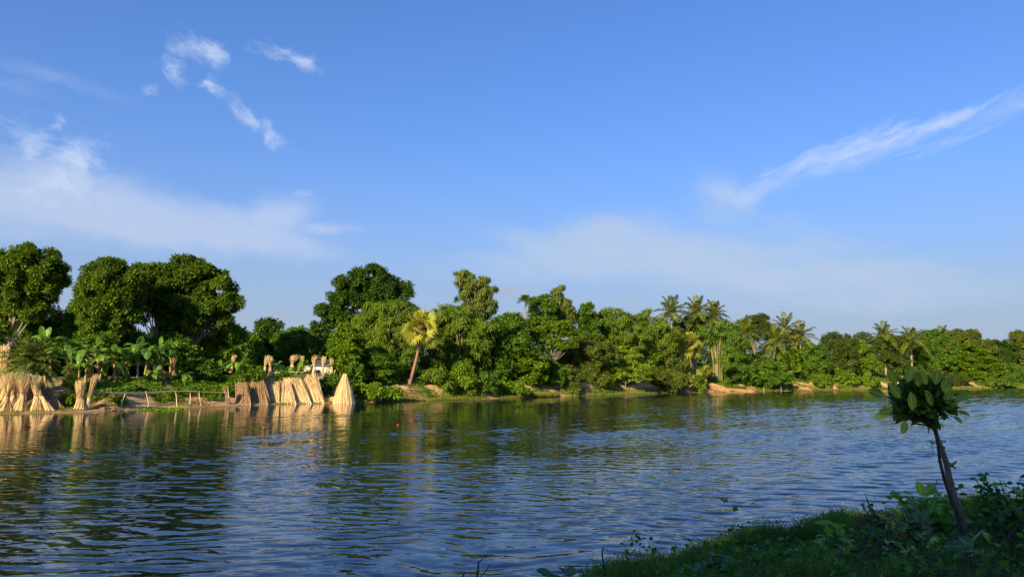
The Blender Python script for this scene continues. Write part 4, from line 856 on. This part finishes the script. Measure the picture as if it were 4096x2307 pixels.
V = V + [(a_, b_, c_ + e) for a_, b_, c_ in V]; mb.add(V, [[6, 7, 8, 9], [9, 8, 11, 10], [0, 1, 7, 6], [4, 5, 11, 10]]); mb.add(V, [[6, 9, 10], [7, 11, 8]])
for k in range(22): x = x0 + .5 + (x1 - x0 - 1) * k / 21; sticks(mb, np.array([[x, y0_, zt + e + .02]]), np.array([[x, ym, zr + e + .02]]), .018, .018, 4)
mb.obj('roof', ROOF, o)
mb = MB(); box(mb, (c0[0] + w_ * .18, Y - .02, z0 + .3 + (zt - z0 - .3) * .42), (.55, .05, (zt - z0 - .3) * .84)); mb.obj('door', CREAM, o)
mb = MB(); box(mb, (c0[0] - w_ * .22, Y - .02, z0 + .3 + (zt - z0 - .3) * .6), (.4, .05, .35)); mb.obj('window', ROOF, o)
for k in range(7):
    mb = MB(); tube(mb, np.array([[c0[0] - w_ / 2 + w_ * k / 6, Y + .05, z0 - .1], [c0[0] - w_ / 2 + w_ * k / 6, Y + .05, z0 + .32]]), .05, 5); mb.obj('leg', BARK, o)
Y2 = YB(1228, 8.5); c1 = W(1228, 1476, Y2); o = thing('shed', 'little cream box shed on posts left of the tin house', 'shed', (c1[0], Y2, gz(c1[0], Y2)))
mb = MB(); box(mb, (c1[0], Y2 + .6, c1[2]), (.78, 1.2, .52)); mb.obj('wall', CREAM, o); mb = MB(); box(mb, (c1[0], Y2 + .6, c1[2] + .30), (.95, 1.4, .06)); mb.obj('roof', WALL, o)
for sx in (-.33, .33):
    mb = MB(); zb = gz(c1[0] + sx, Y2) - .1; tube(mb, np.array([[c1[0] + sx, Y2 + .1, zb], [c1[0] + sx, Y2 + .1, max(zb + .1, c1[2] - .25)]]), .045, 5); mb.obj('leg', BARK, o)
# debris at the shore
def litter(name, label, px, py, n, sx, L, mat, off=.8, th=.014, zr=.22):
    Y = YB(px, off); c = W(px, py, Y); mb = MB(); Q = np.stack([c[0] + rng.normal(size=n) * sx, Y + rng.normal(size=n) * sx * .45, np.zeros(n)], 1); Q[:, 2] = np.maximum(ground_z(Q[:, 0], Q[:, 1]), .0) + rng.uniform(0.02, zr, n)
    D = nrm(rng.normal(size=(n, 3)) * np.array([1, .5, .12])) * L * rng.uniform(.4, 1, (n, 1)); sticks(mb, Q - D / 2, Q + D / 2, th, th * .7, 4)
    return tag(mb.obj(name, mat, origin=(c[0], Y, gz(c[0], Y))), label, 'stick pile')
litter('stick_pile', 'loose pile of sticks on the mud at the rail end', 415, 1622, 160, .7, 1.0, JUTED)
litter('stick_pile', 'loose broken sticks scattered below the dug slope', 1310, 1590, 260, .9, 1.3, JUTE, 1.6)
litter('stick_pile', 'driftwood stick pile under the palm on the muddy shore', 1660, 1580, 200, .8, 1.0, JUTED, 1.4)
litter('stick_pile', 'sticks scattered on the mud left of the leaning row', 800, 1600, 160, 1.0, 1.1, JUTED, 1.3)
litter('stick_pile', 'sticks lying on the slope behind the left bundles', 230, 1560, 120, .6, 1.1, JUTED, 3.2)
mb = MB()
for k in range(14):
    Y = YB(420, .35); c = W(390 + k * 7 + rng.uniform(-4, 4), 1640, Y); c[1] += rng.uniform(-.3, .3); c[2] = max(gz(c[0], c[1]), 0) + .05; d = rand_unit(1)[0] * np.array([.2, .15, .03]); tube(mb, [c - d, c, c + d], [.05, .085, .05], 6)
tag(mb.obj('clods', DRY), 'brown mud clods and roots at the water edge by the rail', 'debris', kind='stuff')
# red float
c = on_z(1592, 1699); mb = MB(); th_ = np.linspace(0, np.pi, 7); tube(mb, np.stack([c[0] + 0 * th_, c[1] + 0 * th_, -.05 * np.cos(th_)], 1) + np.array([0, 0, .02]), .05 * np.sin(th_) + .002, 10); RED = rough_mat('red_plastic', (.6, .03, .02), (.7, .05, .03), 3, .4, bump=0)
tag(mb.obj('float', RED, origin=c, smooth=True), 'tiny red float on the water below the fan palm', 'float')
# ------------------------------------------------------------------ ground vegetation of the far bank
def scatter_px(n, x0, x1, d0, d1):
    px = rng.uniform(x0, x1, n); d = rng.uniform(d0, d1, n); Y = np.interp(px, _shpx, _shd) + d; X = (px - CX) / FPX * Y / math.cos(PITCH) * 1.0
    X = np.array([W(a_, 1550, b_)[0] for a_, b_ in zip(px, Y)]); return X, Y
def grass_patch(n, x0, x1, d0, d1, h, mat, name, label, tall=1.0, thr=-.5, w=.03, seed=4):
    X, Y = scatter_px(n, x0, x1, d0, d1); keep = vnoise(X, Y, .5, seed) > thr; X = X[keep]; Y = Y[keep]; Z = np.maximum(ground_z(X, Y), -.05); m_ = len(X)
    P = np.stack([X, Y, Z], 1); T = nrm(rng.normal(size=(m_, 3)) * .35 + np.array([0, 0, 1])); leaves(MBx := MB(), P, T, nrm(rng.normal(size=(m_, 3)) + np.array([0, -1, .2])), h * rng.uniform(.5, 1.2, m_) * tall, w, .15)
    return tag(MBx.obj(name, mat), label, 'grass', kind='stuff')
grass_patch(26000, 1380, 2720, -.1, 2.2, .26, G['grass'], 'shore_grass', 'short yellow green grass along the middle of the far shore', thr=-.22, w=.035)
grass_patch(16000, 2980, 4096, -.1, 2.6, .42, G['grass'], 'reed_grass', 'taller yellow green reeds along the right far shore', thr=-.25, w=.045)
grass_patch(5000, 2130, 2230, -.2, 1.0, .5, G['grass'], 'reeds', 'tan and green reeds in front of the bare bank', w=.04)
grass_patch(26000, -100, 1400, .0, 5, .17, G['grass'], 'mud_grass', 'sparse short grass on the left mud shore', thr=-.14, w=.03)
def cover(n, x0, x1, d0, d1, mat, name, label, L=.2, thr=-.1, hh=.35, seed=7):
    X, Y = scatter_px(n, x0, x1, d0, d1); keep = vnoise(X, Y, .45, seed) > thr; X = X[keep]; Y = Y[keep]; bump_ = (vnoise(X, Y, 1.3, seed + 1) + .5) * hh
    Z = ground_z(X, Y) + bump_ * rng.uniform(.5, 1, len(X)) + .03; m_ = len(X); P = np.stack([X, Y, Z], 1)
    mb = MB(); leaves(mb, P, nrm(rng.normal(size=(m_, 3)) * np.array([1, 1, .4]) + np.array([0, -.3, 0])), nrm(rng.normal(size=(m_, 3)) * .5 + np.array([0, -.3, 1])), L * rng.uniform(.6, 1.3, m_), L * .65, .2)
    return tag(mb.obj(name, mat), label, 'ground cover', kind='stuff')
cover(26000, 690, 1060, 2.6, 8.5, G['ground_cover'], 'creepers', 'bright creeper carpet covering the slope right of the banana plants', thr=-.42, hh=.7)
cover(26000, 340, 900, 1.9, 8, G['ground_cover'], 'creepers', 'patchy creepers at the foot of the banana plants', thr=-.12, hh=.4)
cover(16000, 1040, 1400, 3.0, 8, G['ground_cover'], 'creepers', 'creepers over the terrace slope below the tin house', thr=.02, hh=.3)
cover(40000, 1400, 4096, 3.0, 9, G['mid'], 'undergrowth', 'dark undergrowth beneath the far bank trees', L=.3, thr=-.3, hh=.8)
cover(14000, 3300, 4096, .6, 4, G['ground_cover'], 'creepers', 'green creepers down the right end of the far shore', L=.26, thr=-.05, hh=.4)
cover(9000, 2860, 3320, .9, 4, G['ground_cover'], 'creepers', 'green patches over the earth bank near the spread heaps', L=.24, thr=.08, hh=.3)
cover(15000, 1400, 2900, .7, 3.2, G['mid'], 'hanging_creepers', 'creepers hanging over the cut earth of the middle bank', L=.22, thr=.06, hh=.3, seed=31)
n = 1500; X, Y = scatter_px(n, 1400, 3000, .7, 2.6); Z = ground_z(X, Y); P = np.stack([X, Y, Z + rng.uniform(0, .15, n)], 1); D = nrm(rng.normal(size=(n, 3)) * np.array([.6, .6, .3]) + np.array([0, -.5, -.8])) * rng.uniform(.2, .6, (n, 1)); mb = MB(); poly_sticks(mb, np.stack([P - D * .2, P + D * .5 + rng.normal(size=(n, 3)) * .05, P + D], 1), .014, 3)
tag(mb.obj('bank_roots', BARK), 'roots and dead stalks hanging out of the cut bank', 'roots', kind='stuff')
# floating weeds
n = 2600; px = rng.uniform(550, 730, n); py = rng.uniform(1627, 1642, n); P = np.array([on_z(a_, b_, .03) for a_, b_ in zip(px, py)]); mb = MB()
keep = vnoise(P[:, 0], P[:, 1], 1.5, 3) > -.2; P = P[keep]; leaves(mb, P, nrm(rng.normal(size=(len(P), 3)) * np.array([1, 1, .5])), nrm(rng.normal(size=(len(P), 3)) * .5 + np.array([0, 0, 1])), .16, .12, .1)
tag(mb.obj('water_weed', G['bright']), 'bright floating weed patch at the left shore', 'water plants', kind='stuff')

# ------------------------------------------------------------------ near bank
def near_pt(px, py, Y): p_ = W(px, py, Y); return p_
# jackfruit sapling and its stake
YS = 8.0; base = W(3866, 2150, YS); base[2] = gz(base[0], YS) - .05
o = thing('stake', 'thick bare leaning pole propping the jackfruit sapling in the foreground', 'stake', base); mb = MB()
P = np.array([base, W(3840, 2060, YS), W(3822, 2005, YS), W(3800, 1930, YS), W(3787, 1857, YS), W(3765, 1790, YS), W(3748, 1745, YS), W(3742, 1712, YS)]); tube(mb, P, [.040, .039, .037, .034, .030, .026, .022, .016], 12)
q = W(3790, 1857, YS); tube(mb, [q, q + [.05, -.01, .0], q + [.10, 0, .035]], [.03, .016, .008], 6); tube(mb, [q + [.02, 0, 0], q + [.07, -.03, -.04]], [.018, .006], 5)
for s_ in (.25, .55, .8):
    i = int(s_ * 7); c_ = P[i]; tube(mb, [c_ + [0, 0, -.015], c_, c_ + [0, 0, .015]], [.036, .047 if i < 4 else .039, .036], 12)
mb.obj('pole', STAKE, o, smooth=True)
mb = MB(); ang = np.linspace(0, 6.28, 12); q = W(3756, 1768, YS); ring = q + np.stack([np.cos(ang) * .075 - .01, np.sin(ang) * .07, np.cos(ang) * .01], 1); tube(mb, ring, .005, 5, False); tube(mb, [q + [-.07, -.03, 0], q + [-.10, -.04, -.03], q + [-.085, -.04, -.12]], .004, 4); tube(mb, [q + [-.07, -.03, 0], q + [-.12, -.04, .02]], .006, 4); mb.obj('string', rough_mat('tie_string', (.3, .28, .24), (.45, .42, .36), 20), o)
sb = W(3812, 2020, YS - .07); sb[2] -= .6; o = thing('jackfruit_sapling', 'dark round-headed jackfruit sapling with large glossy leaves at lower right', 'sapling', (sb[0] + .12, YS - .07, gz(sb[0] + .12, YS) ))
mb = MB(); St = np.array([[sb[0] + .12, YS - .07, gz(sb[0] + .12, YS) - .03], W(3826, 2050, YS - .07), W(3806, 2000, YS - .07), W(3778, 1920, YS - .07), W(3760, 1845, YS - .07), W(3752, 1780, YS - .07), W(3745, 1740, YS - .06), W(3730, 1700, YS - .04), W(3705, 1640, YS)]); tube(mb, St, [.022, .020, .018, .016, .016, .015, .015, .015, .012], 8)
cc = W(3690, 1610, YS); R0 = np.array([.32, .28, .28]); brs = []
for i in range(60):
    d = nrm(rng.normal(size=3) + np.array([0, -.1, .25])); e = cc + d * R0 * rng.uniform(.45, .9); s0 = St[7 if i % 3 else 8]; 
    if d[2] < -.2: e[2] = max(e[2], W(0, 1680, YS)[2])
    mid = (s0 + e) / 2 + np.array([0, 0, -.03]) + rng.normal(size=3) * .02; tube(mb, [s0, mid, e], [.012, .008, .004], 5); brs.append((e, d))
mb.obj('stem', STEMD, o, smooth=True)
lf = MB(); Ps = []; Ts = []; Ns = []; Ls = []
for e, d in brs:
    for k in range(rng.integers(5, 8)):
        v = nrm(d * .9 + rng.normal(size=3) * .62 + np.array([0, 0, .42])); Ps.append(e + rng.normal(size=3) * .02); Ts.append(v); Ns.append(nrm(np.cross(v, rand_unit(1)[0]) * .6 + np.array([0, 0, .6]) - d * .2)); Ls.append(rng.uniform(.10, .17))
n0 = len(Ps)
# leaves turned towards the viewer, sunlight on them painted as a paler green
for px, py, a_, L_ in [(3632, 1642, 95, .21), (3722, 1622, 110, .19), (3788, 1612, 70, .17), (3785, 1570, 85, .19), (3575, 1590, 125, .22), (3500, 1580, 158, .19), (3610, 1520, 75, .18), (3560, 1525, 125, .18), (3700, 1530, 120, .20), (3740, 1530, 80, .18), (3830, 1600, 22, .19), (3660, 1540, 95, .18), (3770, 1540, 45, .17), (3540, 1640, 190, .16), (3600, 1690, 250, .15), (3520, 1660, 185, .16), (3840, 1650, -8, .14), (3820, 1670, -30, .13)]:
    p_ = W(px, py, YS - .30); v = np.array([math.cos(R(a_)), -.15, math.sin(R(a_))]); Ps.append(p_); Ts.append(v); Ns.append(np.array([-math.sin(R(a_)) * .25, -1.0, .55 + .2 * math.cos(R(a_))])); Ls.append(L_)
Ps = np.array(Ps); Ts = np.array(Ts); Ns = np.array(Ns); Ls = np.array(Ls); Ls[n0:] *= .92; Ps[n0:] = cc + (Ps[n0:] - cc) * np.array([.86, 1, .92]); tw_ = MB(); [tube(tw_, [cc * .75 + q * .25, cc * .35 + q * .65 - [0, 0, .02], q], [.008, .006, .004], 5) for q in Ps[n0:]]; tw_.obj('twigs', STEMD, o, smooth=True); Ns = Ns + rng.normal(size=Ns.shape) * .28; cv = rng.uniform(.05, .3, len(Ls)); shaped(lf, Ps[:n0], Ts[:n0], Ns[:n0], Ls[:n0], Ls[:n0] * .53, cv[:n0], .12); pl = MB(); shaped(pl, Ps[n0:], Ts[n0:], Ns[n0:], Ls[n0:], Ls[n0:] * .55, cv[n0:], .12); q_ = pl.obj('sunlit_leaves', G['jacklit'], o, uv=True, smooth=True); q_['label'] = 'leaves turned towards the viewer, sunlight painted in as pale yellow green'
lf.obj('leaves', G['jack'], o, uv=True, smooth=True)

def weed(name, label, px, py, Y, n, R_, Lr, mat, cat='plant', up=.6, stems=6, wd=.5, group='leafy plants on the near bank', curl=.25, whorl=1, zmin=None):
    c = W(px, py, Y); g0 = gz(c[0], Y); o = thing(name, label, cat, (c[0], Y, g0), group); sm = MB(); lf = MB(); E = []
    for i in range(stems):
        d = nrm(rng.normal(size=3) * np.array([1, 1, .5]) + np.array([0, 0, up])); e = c + d * R_ * rng.uniform(.5, 1); e[2] = max(e[2], gz(e[0], e[1]) + .1)
        b_ = np.array([c[0] + rng.normal() * .05, Y + rng.normal() * .05, g0 - .02]); mid = (b_ * .5 + e * .5) + np.array([0, 0, .05]); Q = [b_, mid, e]; tube(sm, Q, [.006, .005, .003], 5)
        for t_ in np.linspace(.35, 1, max(2, n // stems)):
            q = ((1 - t_) ** 2) * b_ + 2 * t_ * (1 - t_) * mid + t_ ** 2 * e; E.append((q, d))
    P = []; T = []; Nn = []; L = []
    for q, d in E:
        for w_ in range(whorl):
            v = nrm(rng.normal(size=3) * np.array([1, 1, .45]) + d * .5 + np.array([0, 0, .15])); P.append(q); T.append(v); Nn.append(nrm(np.array([0, -.35, 1]) + rng.normal(size=3) * .35)); L.append(rng.uniform(*Lr))
    L = np.array(L); shaped(lf, np.array(P), np.array(T), np.array(Nn), L, L * wd, curl, .12)
    sm.obj('stems', STEMD, o, smooth=True); lf.obj('leaves', mat, o, uv=True, smooth=True); return o
weed('leafy_bush', 'bright broad leaved bush at the foot of the jackfruit sapling', 3700, 2105, 8.8, 170, .46, (.10, .18), G['vine'], 'bush', stems=28, wd=.55, whorl=2, up=1.1)
weed('leafy_bush', 'grey green broad leaved bush just below the bright one', 3640, 2160, 8.2, 80, .36, (.10, .17), G['milk'], 'bush', stems=16, wd=.6, whorl=2, up=1.1)
weed('milkweed', 'milkweed with very large upright grey green leaves beside the pole base', 3915, 2235, 6.2, 8, .12, (.18, .27), G['milk'], stems=3, wd=.52, up=2.0, whorl=2, curl=.1)
weed('milkweed', 'small milkweed with paired leaves at the bottom edge of the grass', 2230, 2300, 8.6, 14, .16, (.12, .19), G['milk'], stems=4, wd=.6, up=.8, whorl=2)
weed('milkweed', 'milkweed poking up at the bottom right of the two bare sticks', 2860, 2285, 7.4, 12, .14, (.12, .2), G['milk'], stems=4, wd=.6, up=.9, whorl=2)
weed('leafy_bush', 'dense creeper bush rising at the right frame edge', 4050, 2050, 9.2, 260, .62, (.06, .11), G['near_cover'], 'bush', stems=40, wd=.6, whorl=2)
weed('leafy_bush', 'creeper bush behind the milkweed near the right edge', 3990, 2130, 8.0, 180, .46, (.06, .10), G['near_cover'], 'bush', stems=30, wd=.6, whorl=2)
weed('vine_plant', 'yellowish green vine tip at the top right of the near bank', 4040, 1985, 9.0, 20, .2, (.09, .14), G['vine'], stems=5, wd=.5, up=1.2, whorl=2)
weed('vine_plant', 'bright heart leaved vine left of the dry twig mound', 3330, 2200, 8.2, 60, .36, (.07, .12), G['vine'], stems=14, wd=.75, up=.5, whorl=2)
weed('vine_plant', 'bright heart leaved vine at the bottom below the dry mound', 3560, 2250, 7.0, 46, .3, (.06, .10), G['vine'], stems=12, wd=.75, up=.4, whorl=2)
weed('vine_plant', 'low vine at the bottom middle of the near bank', 3050, 2260, 7.9, 46, .34, (.06, .10), G['near_cover'], stems=12, wd=.75, up=.4, whorl=2)
weed('vine_plant', 'vine with small leaves in the bottom right corner', 4040, 2230, 6.6, 60, .3, (.05, .09), G['vine'], stems=14, wd=.75, up=.5, whorl=2)
weed('vine_plant', 'vine leaves along the pole base', 3790, 2200, 7.2, 40, .25, (.06, .10), G['vine'], stems=10, wd=.75, up=.5, whorl=2)
# dry twig mound with a vine tip
c = W(3490, 2100, 9.3); g0 = gz(c[0], 9.3); o = thing('twig_mound', 'dark mound of dry vine twigs with one tip sticking up', 'dead bush', (c[0], 9.3, g0)); mb = MB(); n = 420
a = rng.uniform(0, 6.28, n); hh_ = rng.uniform(0, 1, n) ** 1.2; top = max(c[2] + .08, g0 + .45); r = .33 * (1 - hh_ * .75)
P0 = np.stack([c[0] + np.cos(a) * r, 9.3 + np.sin(a) * r, g0 + (top - g0) * hh_], 1); D = nrm(rng.normal(size=(n, 3)) + np.array([0, 0, .3])) * .16; P = np.stack([P0 - D, P0 + rng.normal(size=(n, 3)) * .03, P0 + D], 1); poly_sticks(mb, P, .004, 3)
tube(mb, [np.array([c[0], 9.3, g0]), W(3500, 2060, 9.3), W(3478, 2020, 9.3), W(3464, 1984, 9.3)], [.02, .016, .01, .005], 6); mb.obj('twigs', DRY, o)
lf = MB(); n = 90; P = P0[rng.choice(420, n)]; L = rng.uniform(.04, .07, n); shaped(lf, P, rand_unit(n), nrm(rand_unit(n) + [0, 0, 1]), L, L * .7); P = np.array([W(3456, 2012, 9.3), W(3480, 2015, 9.3), W(3470, 2030, 9.3)]); shaped(lf, P, np.array([[-.6, 0, -.6], [.8, 0, -.3], [.2, -.5, .5]]), np.array([[0, -1, .3]] * 3), .05, .045)
lf.obj('leaves', G['near_cover'], o, uv=True)
# bare sticks
for lb, pts, Y in [('bare dark stick standing at the edge of the water grass', [(2425, 2320), (2415, 2260), (2408, 2210), (2414, 2186)], 8.9),
                   ('bare dark twig with a bent tip, left of the lone stick', [(1905, 2330), (1912, 2280), (1914, 2245), (1932, 2234)], 8.6),
                   ('short dark twig tip leftmost at the bottom edge', [(1848, 2330), (1852, 2300), (1860, 2288)], 8.3),
                   ('thin curled tendril beside the bent-tip twig', [(1915, 2310), (1938, 2290), (1955, 2262), (1968, 2258)], 8.4),
                   ('thin dry twig leaning behind the pole', [(3722, 2080), (3738, 2030), (3750, 1990), (3768, 1965)], 8.8),
                   ('pale dry stalk beside the thin twig behind the pole', [(3725, 2080), (3733, 2020), (3742, 1945), (3748, 1915)], 8.9)]:
    mb = MB(); P = np.array([W(a_, b_, Y) for a_, b_ in pts]); P = np.vstack([[P[0][0], Y, min(P[0][2], gz(P[0][0], Y)) - .05], P]); tube(mb, P, np.linspace(.016, .006, len(P)) * (.5 if 'thin' in lb or 'pale' in lb else 1), 6)
    tag(mb.obj('bare_stick', STEMD, origin=P[0], smooth=True), lb, 'stick', 'bare sticks on the near bank')
# grass of the near shore and ground cover of the near bank
def near_scatter(n, xr, d0, d1):
    X = rng.uniform(*xr, n); Y = np.interp(X, NX, NY) - rng.uniform(d0, d1, n); return X, Y
def blades(n, xr, d0, d1, h, w, mat, name, label, thr=-.5, seed=8, fn=None):
    X, Y = near_scatter(n, xr, d0, d1); k = vnoise(X, Y, 1.6, seed) > thr; X = X[k]; Y = Y[k]; Z = np.maximum(ground_z(X, Y), -.15); m_ = len(X); hm = h * (1 + 1.3 * vnoise(X, Y, 1.1, seed + 2) + .5 * vnoise(X, Y, 3.1, seed + 4)) * rng.uniform(.5, 1.2, m_)
    P = np.stack([X, Y, Z], 1); D1 = nrm(rng.normal(size=(m_, 3)) * .28 + np.array([0, 0, 1])); D2 = nrm(D1 + rng.normal(size=(m_, 3)) * .5); S = nrm(np.cross(D1, rng.normal(size=(m_, 3)))) * w / 2
    M_ = P + D1 * (hm * .6)[:, None]; E = M_ + D2 * (hm * .4)[:, None]; V = np.stack([P - S, P + S, M_ + S * .8, M_ - S * .8, E], 1).reshape(-1, 3); mb = MB(); b_ = np.arange(m_)[:, None] * 5
    mb.add(V, b_ + np.array([[0, 1, 2, 3]])); mb.V.append(np.zeros((0, 3))); mb.UV.append(np.zeros((0, 2))); mb.F.append(b_ + np.array([[3, 2, 4]]))
    # little side leaves
    i = rng.integers(0, m_, m_); q = P[i] + (E[i] - P[i]) * rng.uniform(.3, 1, (len(i), 1)); T = nrm(rng.normal(size=(len(i), 3)) * np.array([1, 1, .5]) + np.array([0, 0, .5])); leaves(mb, q, T, rand_unit(len(i)), h * .3 * rng.uniform(.6, 1.2, len(i)), w, .2)
    return tag(mb.obj(name, mat), label, 'grass', kind='stuff')
blades(64000, (.2, 9.5), -.8, 3.2, .32, .015, G['near_grass'], 'water_grass', 'dark thin grass growing out of the shallow water and shore', thr=-.46)
blades(22000, (6, 16), -1.9, 1.0, .30, .014, G['near_grass'], 'water_grass', 'loose tufts of grass standing in the shallows behind the sapling', thr=-.02, seed=12)
blades(2600, (-.5, 7), -1.4, .2, .18, .013, G['near_grass'], 'water_weed', 'sparse weed tips breaking the surface beside the grass', thr=.12, seed=15)
blades(30000, (2, 16), 3.0, 9, .20, .014, G['near_grass'], 'bank_grass', 'dark grass over the near bank slope', thr=-.12, seed=17)
X, Y = near_scatter(60000, (1, 17), 1.9, 10.5); k = (vnoise(X, Y, 1.1, 21) > -.22) & (ground_z(X, Y) > .12); X = X[k]; Y = Y[k]; m_ = len(X); Z = ground_z(X, Y) + (.04 + (vnoise(X, Y, 1.9, 22) + .5) ** 2 * .75) * rng.uniform(.2, 1, m_)
mb = MB(); L = rng.uniform(.035, .085, m_); leaves(mb, np.stack([X, Y, Z], 1), nrm(rng.normal(size=(m_, 3)) * np.array([1, 1, .5])), nrm(rng.normal(size=(m_, 3)) * .5 + np.array([0, -.3, 1])), L, L * .75, .2)
tag(mb.obj('weeds', G['near_cover']), 'low leafy weeds and creepers covering the near bank', 'ground cover', kind='stuff')
n = 4000; X, Y = near_scatter(n, (3, 16), 2, 10); Z = ground_z(X, Y) + rng.uniform(.05, .3, n); P = np.stack([X, Y, Z], 1); D = nrm(rng.normal(size=(n, 3)) * np.array([1, 1, .5])) * rng.uniform(.1, .35, (n, 1)); mb = MB(); poly_sticks(mb, np.stack([P - D, P + rng.normal(size=(n, 3)) * .04, P + D], 1), .0035, 3)
tag(mb.obj('dry_stems', DRY), 'dry brown stems tangled in the near bank weeds', 'ground cover', kind='stuff')
# trees of the near bank behind the photographer, whose shade covers the foreground
shade = [(-6, -11, 11, 3.9), (-1.2, -13.8, 12, 4.2), (-10.8, -8.3, 10.5, 4.0), (3.8, -16.8, 12.5, 4.2), (-9.0, -18, 13, 4.4)]
for i, (x, y, h, r) in enumerate(shade):
    z0 = gz(x, y); o = thing('shade_tree', ['round tree nearest behind the viewer on the near bank', 'tree behind the viewer to the right, second in the row', 'tree farthest left behind the viewer at the shore', 'tree farthest right behind the viewer', 'thin crowned tree farthest back behind the viewer'][i], 'tree', (x, y, z0), 'trees behind the viewer')
    cm = MB(); lob = [((x, y, z0 + h - r * .3), (r, r, r * .85)), ((x + 1.5, y - 1, z0 + h - r * .9), (r * .8, r * .8, r * .6)), ((x - 1.6, y + .6, z0 + h - r), (r * .8, r * .8, r * .6)), ((x, y, z0 + h - r * 1.45), (r * .85, r * .85, r * .5))]
    C = crown(cm, lob, 'broad', .055 if i in (0, 4) else .13, 1.2); tm = MB(); limbs(tm, (x, y, z0 - .1), (x, y, z0 + h * .5), .25, list(C[rng.choice(len(C), 14)])); tm.obj('trunk', BARK, o, smooth=True); cm.obj('crown', G['dark'], o)
